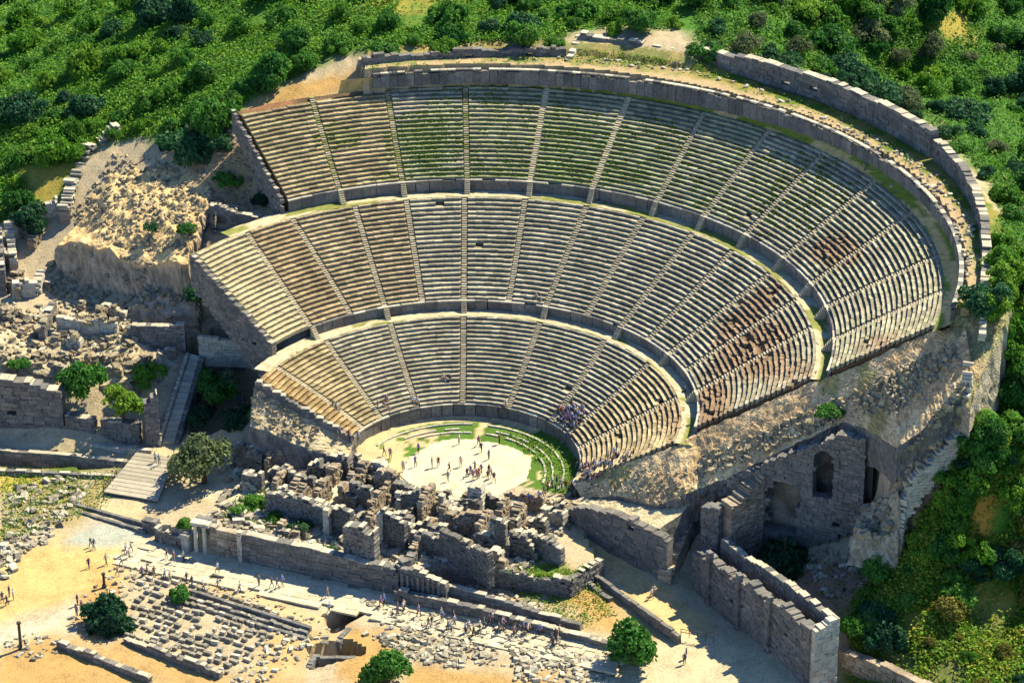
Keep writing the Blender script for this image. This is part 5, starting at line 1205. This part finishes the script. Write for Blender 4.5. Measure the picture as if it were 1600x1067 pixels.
# undergrowth between them: one mass of low leaves
ug = MB()
def scatter(poly, n, cols, smin, smax):
    xs = [p[0] for p in poly]; ys = [p[1] for p in poly]; px = rg.uniform(min(xs), max(xs), n); py = rg.uniform(min(ys), max(ys), n)
    k = inpoly(px, py, poly); px, py = px[k], py[k]
    for cx, cy, cr in CLEAR:
        k = (np.hypot(px - cx, py - cy) > cr * .8) | (rg.random(len(px)) < .12); px, py = px[k], py[k]
    P = hits(px, py)
    n = len(P)
    if not n: return
    cols = np.array(cols)
    for _ in range(3):
        sz = rg.uniform(smin, smax, n)[:, None]; g = rg.uniform(.7, 1.3, n)[:, None]
        hgt = rg.random(n) * smax * 2.2 * (.4 + 1.2 * vnoise(P[:, 0] / 3, P[:, 1] / 3, 4)) + .05
        q = P + np.c_[rg.normal(0, .35, n), rg.normal(0, .35, n), hgt]
        nn = rg.normal(size=(n, 3)) * .7 + np.array([0, 0, 1.]); nn /= np.linalg.norm(nn, axis=1)[:, None]
        t_ = np.cross(nn, rg.normal(size=(n, 3))); t_ /= np.linalg.norm(t_, axis=1)[:, None]; b_ = np.cross(nn, t_)
        V = np.stack([q - t_ * sz, q + b_ * sz * .6, q + t_ * sz, q - b_ * sz * .6], 1).reshape(-1, 3)
        base = len(ug.v); ug.v.extend(map(tuple, V.tolist())); ug.f.extend([(base + 4 * i, base + 4 * i + 1, base + 4 * i + 2, base + 4 * i + 3) for i in range(n)]); ug.m.extend([0] * n)
        cc_ = np.repeat(cols[rg.integers(len(cols), size=n)] * g, 4, axis=0); ug.c.extend(map(tuple, cc_.tolist()))
for ri, (poly, *_r) in enumerate(REG):
    poly = [({-60: -220, 1660: 1840}.get(a, a), {-80: -170, 1100: 1190}.get(b, b)) for a, b in poly]
    area = (max(p[0] for p in poly) - min(p[0] for p in poly)) * (max(p[1] for p in poly) - min(p[1] for p in poly))
    scatter(poly, int(area / 7), [(1, 1, 1), (.75, .9, .8), (1.3, 1.15, .8), (.55, .7, .85)] if ri < 3 else [(.5, .65, .9), (.4, .55, .8), (.7, .8, .8), (1, 1, .9)] if ri < 5 else [(1.2, 1.05, .9), (2.4, 1.15, 1.5), (.9, .95, .8), (1.9, 1.15, 1.4)], .13, .34)
o = ug.build('undergrowth', M['bright'], kind='stuff'); o['label'] = 'dense green undergrowth between the trees'
# weeds and grass in the ruins
ug = MB()
WEED = [([(775,672),(850,690),(890,725),(896,760),(848,762),(852,725),(800,690)], 700), ([(800,890),(860,862),(930,905),(960,960),(900,985),(790,920)], 700), ([(0,735),(190,735),(170,790),(60,830),(0,850)], 900), ([(560,106),(720,98),(880,92),(900,100),(700,103),(560,116)], 260), ([(1100,110),(1290,165),(1460,262),(1520,330),(1528,440),(1500,330),(1440,268),(1290,188),(1100,125)], 1500),
        ([(1200,885),(1350,870),(1400,840),(1390,900),(1310,950)], 400), ([(1330,960),(1660,960),(1660,1100),(1320,1100)], 2600), ([(380,740),(440,770),(430,830),(350,810)], 420), ([(1440,480),(1540,470),(1530,560),(1450,540)], 260), ([(905,82),(1060,95),(1060,108),(890,98)], 300),([(470,880),(600,905),(560,860),(420,830)],200)]
for poly, n in WEED: scatter(poly, int(n * 1.6), [(1, 1, 1), (1.6, 1.1, .9), (.8, .9, .7), (2.6, 1.2, 1.6)], .10, .24)
o = ug.build('weeds', M['bright'], kind='stuff'); o['label'] = 'weeds and grass among the ruins'
# ------------------------------------------------------------------ loose stones
def rock_meshes(key, n=8):
    out = []
    for i in range(n):
        bm = bmesh.new(); bmesh.ops.create_icosphere(bm, subdivisions=1, radius=.5)
        sx, sy, sz = rnd.uniform(.8, 1.25), rnd.uniform(.75, 1.1), rnd.uniform(.6, .95)
        for v in bm.verts:
            c = v.co; m_ = max(abs(c.x), abs(c.y), abs(c.z)); k = (.5 / m_) * .55 + .45          # towards a block
            v.co = Vector((c.x * k * sx, c.y * k * sy, c.z * k * sz)) * rnd.uniform(.86, 1.12)
        me = bpy.data.meshes.new('fallen_stone'); bm.to_mesh(me); bm.free(); me.materials.append(M[key])
        a = me.color_attributes.new('tint', 'FLOAT_COLOR', 'POINT'); g = rnd.uniform(.85, 1.15)
        a.data.foreach_set('color', np.tile(np.array([g, g, g, 1], np.float32), len(me.vertices)))
        out.append(me)
    return out
ROCK = {k: rock_meshes(k) for k in ('palestone', 'wallstone', 'slope', 'greystone')}
def stones(poly, n, smin, smax, keys, label, group, single=0, zoff=0, seed=0, zfun=None, kindname='rubble'):
    """n loose stones over a photograph polygon; the largest `single` of them are things, the rest one heap of rubble"""
    r = np.random.default_rng(900 + seed); xs = [p[0] for p in poly]; ys = [p[1] for p in poly]; S = []
    k = 0
    while len(S) < n and k < n * 30:
        k += 1; x = r.uniform(min(xs), max(xs)); y = r.uniform(min(ys), max(ys))
        if not inpoly(np.array([x]), np.array([y]), poly)[0]: continue
        s = smin + (smax - smin) * r.random() ** 2.2
        S.append((s, x, y))
    S.sort(reverse=True); rest = MB()
    Q = hits([q[1] for q in S], [q[2] for q in S])
    for i, (s, x, y) in enumerate(S):
        q = Q[i]
        key = keys[r.integers(len(keys))]; z = q[2] + s * .18 + zoff
        if i < single * .62:
            o = inst('fallen_stone', ROCK[key][r.integers(8)], (q[0], q[1], z), (r.normal(0, .3), r.normal(0, .3), r.uniform(0, 6.28)), (s * r.uniform(.9, 1.5), s, s * r.uniform(.6, .95)))
            tag(o, label, 'fallen stone', group)
        else:
            a = r.uniform(0, 6.28); l = s * r.uniform(.45, .75); w = s * r.uniform(.35, .5); h = s * r.uniform(.25, .42); tl = r.normal(0, .25)
            ax = np.array([math.cos(a), math.sin(a), tl]); ay = np.array([-math.sin(a), math.cos(a), r.normal(0, .2)]); az = np.cross(ax, ay)
            g = r.uniform(.6, 1.15); rest.box((q[0], q[1], z), ax * l, ay * w, az * h, (g, g * .98, g * .93), s * .10, 0 if key == keys[0] else 1)
    if rest.f:
        o = rest.build(kindname, [M[keys[0]], M[keys[-1]]], kind='stuff'); o['label'] = 'small rubble: ' + group
LEDGE = [(700,100),(1000,112),(1160,150),(1300,205),(1420,275),(1480,340),(1492,440),(1530,440),(1522,345),(1470,275),(1380,215),(1280,178),(1160,135),(1060,112),(880,92),(700,96)]
stones([(820,93),(1060,112),(1160,136),(1300,192),(1420,262),(1488,340),(1500,440),(1500,480),(1522,470),(1520,350),(1478,285),(1400,228),(1300,186),(1170,134),(1060,104),(900,90)], 230, .25, .85, ['palestone', 'palestone', 'slope'], 'loose pale stone lying on the grassy terrace between the two upper walls', 'loose stones on the upper terrace', 70, seed=1)
STO = [
 ([(380,700),(520,700),(560,735),(520,760),(380,770),(340,740)], 260, .3, 1.3, 'fallen pale block on the ground between the olive tree and the orchestra', 'fallen blocks left of the orchestra', 30),
 ([(350,770),(600,800),(640,900),(500,880),(320,815)], 800, .3, 1.2, 'fallen block among the left rooms of the stage building', 'fallen blocks in the left stage rooms', 40),
 ([(560,740),(640,770),(800,790),(860,830),(840,880),(780,910),(640,870),(560,800)], 1200, .3, 1.2, 'fallen block among the right rooms of the stage building', 'fallen blocks in the right stage rooms', 50),
 ([(640,905),(780,920),(900,970),(860,985),(700,945)], 260, .25, .9, 'fallen stone on the terraces behind the low street wall', 'fallen stones behind the low street wall', 20),
 ([(560,935),(700,965),(860,1000),(960,1040),(760,1040),(600,985)], 420, .25, .8, 'white stone strewn over the right part of the street', 'white stones on the street', 40),
 ([(560,985),(740,1005),(720,1045),(630,1030)], 220, .3, .9, 'white block in the heap near the bottom centre', 'white blocks at the bottom centre', 20),
 ([(810,1015),(960,1030),(960,1067),(800,1067)], 160, .3, .9, 'white block heaped at the bottom, left of the round tree', 'white blocks at the bottom', 20),
 ([(0,475),(200,480),(300,560),(250,600),(190,610),(0,570)], 500, .3, 1.2, 'pale block lying on the slope above the big dark wall', 'blocks on the left slope', 40),
 ([(10,770),(90,740),(150,760),(70,850),(0,880)], 300, .3, 1.1, 'grey block in the weedy field at the left', 'blocks in the left field', 30),
 ([(0,840),(50,845),(20,905),(-20,900)], 70, .4, 1.2, 'white block piled at the left edge beside the sandy square', 'blocks piled beside the sandy square', 12),
 ([(350,560),(440,550),(460,600),(400,640),(360,620)], 140, .3, 1.0, 'pale stone on the rim below the left end of the walkway', 'stones below the left walkway', 14),
 ([(370,660),(520,660),(540,700),(380,705)], 130, .3, 1.0, 'pale stone along the foot of the lowest left seats', 'stones below the lowest left seats', 14),
 ([(790,790),(900,770),(1000,800),(900,830),(840,850)], 200, .3, 1.0, 'pale stone at the right rim of the orchestra', 'stones right of the orchestra', 16),
 ([(1200,870),(1390,850),(1390,900),(1300,940)], 150, .3, 1.0, 'brown stone on the bare ground below the arched wall', 'stones below the arched wall', 12),
 ([(0,1000),(60,985),(110,1010),(40,1040)], 60, .25, .7, 'small white stone near the dark post at the lower left', 'stones near the dark post', 6),
 ([(430,985),(540,985),(420,1067),(360,1067)], 120, .25, .8, 'stone on the ochre ground left of the pits', 'stones left of the pits', 10),
 ([(230,860),(330,900),(470,960),(560,985),(540,995),(330,930),(200,890)], 120, .2, .6, 'small stone along the pale street edge above the long steps', 'stones above the long steps', 8),
 ([(170,890),(230,880),(240,920),(130,1000),(100,960)], 90, .25, .7, 'small stone at the edge of the sandy square beside the dark tree', 'stones beside the dark tree', 8),
 ([(1090,870),(1130,830),(1180,850),(1160,880)], 60, .3, .9, 'stone at the foot of the brown pier', 'stones below the brown pier', 6),
]
for i, (poly, n, a, b, lab, gr, sg) in enumerate(STO): stones(poly, n, a, b, ['palestone', 'palestone', 'greystone'], lab, gr, sg, seed=10 + i)
YR = ['top', 'second', 'third', 'fourth', 'fifth', 'sixth', 'seventh', 'eighth', 'ninth', 'tenth', 'eleventh', 'twelfth', 'bottom']
for x, y, l, rz, row in yard_blocks:
    o = inst('marble_block', rnd.choice(UB['palestone'] if rnd.random() < .3 else UB['greystone']), (x, y, gz(x, y) + .22), (rnd.gauss(0, .06), rnd.gauss(0, .06), rz), (l, rnd.uniform(.35, .6), rnd.uniform(.4, .75)))
    tag(o, 'pale stone block lying in the ' + YR[row] + ' row of the stone yard', 'stone block', 'stone blocks laid out in the yard')
# rubble lying on the built slopes and on the mound: found by looking down on what is built
dg = bpy.context.evaluated_depsgraph_get(); dg.update()
def drop_px(px, py):
    d = Vector(CF * FPX + CR * (px - 800) - CU * (py - 533.5)).normalized()
    ok, loc, nor, idx, ob, mtx = SC.ray_cast(dg, Vector(CAM) + d * 250, d)
    return (np.array(loc), nor, ob) if ok else (None, None, None)
rub = MB()
for poly, n, smin, smax in [([(1080,720),(1300,625),(1480,540),(1500,560),(1400,650),(1310,655),(1180,715),(1100,745)], 1900, .18, .85), ([(950,730),(1100,740),(1090,800),(900,770)], 150, .15, .5), ([(110,340),(180,240),(260,250),(330,320),(290,400),(200,390)], 600, .18, .7), ([(60,420),(120,380),(280,420),(300,480),(160,490),(70,470)], 260, .3, 1.0),
        ([(1340,790),(1420,700),(1500,600),(1510,640),(1420,760),(1400,840),(1330,840)], 800, .3, 1.2), ([(0,480),(200,500),(230,590),(0,570)], 350, .3, 1.1), ([(300,250),(370,190),(450,330),(330,330)], 360, .15, .6), ([(370,590),(500,670),(480,700),(360,640)], 260, .2, .7), ([(700,112),(1000,120),(1100,150),(1060,150),(980,130),(700,122)], 160, .15, .5), ([(1200,180),(1400,280),(1470,360),(1440,340),(1300,225)], 120, .15, .5)]:
    xs = [p[0] for p in poly]; ys = [p[1] for p in poly]
    for _ in range(n * 2):
        x = rnd.uniform(min(xs), max(xs)); y = rnd.uniform(min(ys), max(ys))
        if not inpoly(np.array([x]), np.array([y]), poly)[0]: continue
        q, nor, ob = drop_px(x, y)
        if q is None or abs(nor.z) < .35: continue
        if ob.name.startswith(('crown', 'leaf')): continue
        s = smin + (smax - smin) * rnd.random() ** 2; a = rnd.uniform(0, 6.28); g = rnd.uniform(.75, 1.3)
        ax = np.array([math.cos(a), math.sin(a), rnd.gauss(0, .3)]); ay = np.array([-math.sin(a), math.cos(a), rnd.gauss(0, .3)]); az = np.cross(ax, ay)
        rub.box(q + np.array([0, 0, s * .12]), ax * s * rnd.uniform(.4, .7), ay * s * .42, az * s * .36, (g, g * .93, g * .8), s * .12, int(rnd.random() < .7))
o = rub.build('rubble', [M['slope'], M['greystone']], kind='stuff'); o['label'] = 'stones lying over the broken slopes and the ochre mound'

# ------------------------------------------------------------------ visitors
def clothmat(name, ramp):
    m = bpy.data.materials.new(name); m.use_nodes = True; nt = m.node_tree; p = nt.nodes['Principled BSDF']; p.inputs['Roughness'].default_value = .85
    oi = N(nt, 'ShaderNodeObjectInfo'); r = N(nt, 'ShaderNodeValToRGB'); r.color_ramp.interpolation = 'CONSTANT'; e = r.color_ramp.elements
    while len(e) < len(ramp): e.new(.5)
    for i, c in enumerate(ramp): e[i].position = i / len(ramp); e[i].color = (*c, 1)
    nt.links.new(oi.outputs['Random'], r.inputs[0]); nt.links.new(r.outputs[0], p.inputs['Base Color']); return m
SHIRTS = [(.05, .06, .12), (.16, .03, .03), (.50, .48, .45), (.04, .04, .05), (.10, .16, .38), (.55, .50, .40), (.20, .10, .24), (.07, .12, .10), (.30, .14, .13), (.32, .32, .33), (.35, .42, .55), (.06, .03, .08)]
SHN = ['navy', 'red', 'white', 'black', 'blue', 'beige', 'purple', 'green', 'pink', 'grey', 'light blue', 'dark purple']
shirt = bpy.data.materials.new('shirt_cloth'); shirt.use_nodes = True
shirt.node_tree.nodes['Principled BSDF'].inputs['Roughness'].default_value = .85
shirt.node_tree.links.new(N(shirt.node_tree, 'ShaderNodeObjectInfo').outputs['Color'], shirt.node_tree.nodes['Principled BSDF'].inputs['Base Color'])
pants = clothmat('trouser_cloth', [(.03, .035, .06), (.05, .045, .04), (.02, .02, .025), (.20, .16, .11), (.06, .07, .12), (.03, .03, .03), (.28, .25, .20)])
skin = clothmat('skin', [(.45, .26, .17), (.52, .32, .22), (.36, .20, .12)]); hair = clothmat('hair', [(.03, .02, .014), (.06, .035, .02), (.015, .012, .01), (.20, .13, .06), (.22, .21, .20)])
shoe = clothmat('shoes', [(.02, .02, .02), (.06, .04, .03), (.4, .4, .4)])
def person_mesh(pose):
    J = {'pel': (0, 0, .93), 'ches': (0, .0, 1.22), 'sho': (0, -.01, 1.42), 'nek': (0, .0, 1.52), 'hd0': (0, .015, 1.62), 'hd1': (0, .0, 1.74)}
    hipx = .10
    if pose == 'sit':
        off = -.45
        J = {k: (x, y, z + off) for k, (x, y, z) in J.items()}
        legs = {s: [(s * .1, .02, .46), (s * .12, .42, .48), (s * .12, .40, .08), (s * .12, .54, .04)] for s in (-1, 1)}
        arms = {s: [(s * .19, 0, .95), (s * .25, .1, .70), (s * .16, .32, .58), (s * .13, .38, .56)] for s in (-1, 1)}
    else:
        st = {'stand': (0, 0), 'walk': (.26, -.22), 'stride': (-.16, .24)}.get(pose, (0.04, -.03))
        legs = {}; arms = {}
        for s, dy in ((-1, st[0]), (1, st[1])):
            legs[s] = [(s * .095, 0, .88), (s * .11, dy * .75 + .03, .48), (s * .11, dy, .08), (s * .12, dy + .14, .04)]
            arms[s] = [(s * .20, 0, 1.40), (s * .25, -dy * .4, 1.12), (s * .25, -dy * .9 + .08, .88), (s * .25, -dy + .12, .80)]
        if pose == 'photo': arms[1] = [(.20, 0, 1.40), (.27, .12, 1.18), (.12, .34, 1.42), (.06, .36, 1.50)]; arms[-1] = [(-.20, 0, 1.40), (-.27, .12, 1.18), (-.12, .34, 1.42), (-.06, .36, 1.50)]
    vs = []; es = []; rs = []
    def add(p, r, par):
        vs.append(p); rs.append(r); i = len(vs) - 1
        if par is not None: es.append((par, i))
        return i
    pel = add(J['pel'], (.155, .115), None); ch = add(J['ches'], (.165, .115), pel); sh = add(J['sho'], (.13, .09), ch); nk = add(J['nek'], (.058, .058), sh); h0 = add(J['hd0'], (.088, .10), nk); add(J['hd1'], (.075, .088), h0)
    for s in (-1, 1):
        a = pel
        for p, r in zip(legs[s], (.095, .066, .045, .04)): a = add(p, (r, r), a)
        a = sh
        for p, r in zip(arms[s], (.062, .048, .036, .034)): a = add(p, (r, r), a)
    me = bpy.data.meshes.new('person_base'); me.from_pydata(vs, es, []); ob = bpy.data.objects.new('person_base', me); COL.objects.link(ob)
    sk = ob.modifiers.new('s', 'SKIN'); sk.use_smooth_shade = True
    for i, r in enumerate(rs): me.skin_vertices[0].data[i].radius = r; me.skin_vertices[0].data[i].use_root = (i == 0)
    sub = ob.modifiers.new('d', 'SUBSURF'); sub.levels = 1; sub.render_levels = 1
    d2 = bpy.context.evaluated_depsgraph_get(); d2.update(); out = bpy.data.meshes.new_from_object(ob.evaluated_get(d2)); out.name = 'person'
    bpy.data.objects.remove(ob); bpy.data.meshes.remove(me)
    out.materials.clear()
    for m_ in (shirt, pants, skin, hair, shoe): out.materials.append(m_)
    zt = J['pel'][2]
    for f in out.polygons:
        c = f.center; z = c.z
        armz = abs(c.x) > .205 if pose != 'photo' else (c.y > .15)
        if z > J['nek'][2] - .03: f.material_index = 3 if (z > J['hd1'][2] - .01 or c.y < -.015) and z > J['hd0'][2] - .06 else 2
        elif pose == 'sit': f.material_index = (4 if z < .10 else 1 if (z < .56 and (c.y > .12 or z < .5)) and abs(c.x) < .21 and not (z > .52 and c.y > .2) else 2 if c.y > .22 and z > .5 else 0)
        elif z < .10: f.material_index = 4
        elif z < zt - .02 and not armz: f.material_index = 1
        elif armz and (z < 1.14 if pose != 'photo' else c.y > .22): f.material_index = 2
        else: f.material_index = 0
    return out
PM = {p: person_mesh(p) for p in ('stand', 'walk', 'stride', 'photo', 'sit')}
PLACES = [
 ('on the bright orchestra floor', [(717,694),(748,697),(752,707),(764,718),(654,708),(649,729),(685,729),(675,731),(702,738),(720,729),(735,742),(742,737),(748,747),(739,750),(745,749),(730,746),(752,741),(762,750),(768,747),(772,753),(764,742),(780,694),(630,735),(700,752)], 'stand'),
 ('seated on the lower seats right of the centre', [(875,642),(880,648),(886,640),(890,646),(896,652),(884,656),(892,660),(900,658),(906,650),(912,648),(888,666),(897,666),(880,640),(902,642),(908,660),(893,636),(878,652),(886,652),(912,640),(900,648)], 'sit'),
 ('seated at the right end of the lowest seats', [(907,738),(913,742),(918,736),(924,740),(930,734),(936,728),(942,724),(950,720),(958,716),(966,714),(974,716),(982,710),(990,708),(915,750),(922,752),(930,748),(938,744),(910,730),(920,728),(928,724),(946,734),(955,728)], 'sit'),
 ('seated on the left part of the lowest seats', [(590,640),(600,634),(607,640),(645,625),(652,628),(520,632),(527,636),(692,590),(703,592),(697,596),(790,632),(787,640),(604,626),(1070,612)], 'sit'),
 ('standing at the left end of the orchestra rim', [(528,690),(545,688),(532,682),(552,694),(560,690),(600,712),(610,716)], 'stand'),
 ('crossing the pale square at the left', [(142,855),(147,858),(139,888),(166,882),(197,866),(202,872),(190,884),(184,900),(205,862)], 'walk'),
 ('at the left edge of the sandy square', [(21,937),(4,940),(11,945),(15,932)], 'stand'),
 ('beside the dark tree at the lower left', [(121,945),(120,962),(128,955)], 'stand'),
 ('strolling along the street below the stage front', [(261,873),(272,877),(287,877),(230,898),(241,901),(258,904),(266,908),(292,910),(318,922),(341,920),(340,895),(405,915),(425,918),(433,920),(441,915),(512,934),(515,957),(375,925),(300,915),(222,900)], 'walk'),
 ('walking on the street among white stones', [(654,962),(692,971),(675,978),(710,976),(727,990),(733,986),(630,955),(622,958),(765,977),(788,982),(805,990),(825,990),(872,1004),(868,998),(750,985),(740,992),(700,985),(812,985),(845,992),(600,945),(780,990),(862,1006)], 'walk'),
 ('on the entrance road at the right', [(1018,936),(1022,930),(1069,1038),(1072,1030)], 'stand'),
 ('on the plank walkway', [(243,722),(249,726)], 'stand'),
 ('gathered where road meets orchestra', [(862,762),(870,758),(876,764),(884,766),(890,770),(880,772),(856,768),(868,772),(895,764),(850,774),(842,782),(835,790),(826,786)], 'stand'),
 ('resting on the middle seats', [(845,470),(838,466),(1095,640)], 'sit'),
]
dg = bpy.context.evaluated_depsgraph_get(); dg.update()
wtop = {}
for where, lst, mode in PLACES:
    if 'lower seats right' in where or 'right end' in where or 'white stones' in where: lst = lst + [(x + rnd.uniform(-7, 7), y + rnd.uniform(-5, 5)) for x, y in lst]
    for (px, py) in lst:
        q, nor, ob = drop_px(px, py)
        if q is None: continue
        pose = 'sit' if mode == 'sit' and rnd.random() < .8 else rnd.choice(['walk', 'stride', 'stand'] if mode == 'walk' else ['stand', 'photo', 'walk', 'stand'])
        rz = rnd.uniform(0, 6.28)
        if pose == 'sit': a = math.atan2(q[1], q[0]); rz = a + math.pi / 2 + math.pi * 0 + rnd.gauss(0, .2)      # facing the orchestra
        if mode == 'walk': rz = math.atan2(FD[1], FD[0]) + (math.pi / 2 if rnd.random() < .5 else -math.pi / 2) + rnd.gauss(0, .3)
        s = rnd.uniform(.98, 1.12)
        z = q[2] - (.42 if pose == 'sit' else 0) + .005
        o = inst('person', PM[pose], (q[0], q[1], z), (0, 0, rz), (s, s, s))
        ci = rnd.randrange(12); o.color = (*SHIRTS[ci], 1)
        wtop[(ci, where)] = wtop.get((ci, where), 0) + 1; n_ = wtop[(ci, where)]
        act = {'sit': 'seated', 'walk': 'walking', 'stride': 'striding', 'photo': 'photographing', 'stand': 'standing'}[pose]
        w_ = where.replace('seated ', '').replace('sitting or standing ', '').replace('standing ', '').replace('crossing', 'on').replace('strolling ', '').replace('walking ', '').replace('resting ', '').replace('gathered ', '')
        tag(o, act + ' visitor in a ' + SHN[ci] + ' top ' + w_, 'person', 'visitors ' + w_)
# ------------------------------------------------------------------ posts
def post(px, py, z, h, r, label):
    q = W(px, py, z); root = thing('lamp_post', label, 'post', tuple(q))
    for name, z0, z1, rr in (('base', -.3, .3, r * 1.8), ('shaft', .3, h - .25, r), ('cap', h - .25, h, r * 1.5)):
        mb = MB(); n = 8
        v = [(rr * math.cos(2*math.pi*i/n), rr * math.sin(2*math.pi*i/n), z0) for i in range(n)] + [(rr * .9 * math.cos(2*math.pi*i/n), rr * .9 * math.sin(2*math.pi*i/n), z1) for i in range(n)]
        mb.add(v, [(i, (i+1) % n, (i+1) % n + n, i + n) for i in range(n)] + [tuple(range(n, 2*n)), tuple(range(n-1, -1, -1))]); mb.build(name, M['iron'], root)
post(33, 1015, -4.3, 4.4, .22, 'tall dark post standing at the lower left edge of the square')
post(163, 916, -4.1, 2.2, .2, 'short dark post above the dark tree')
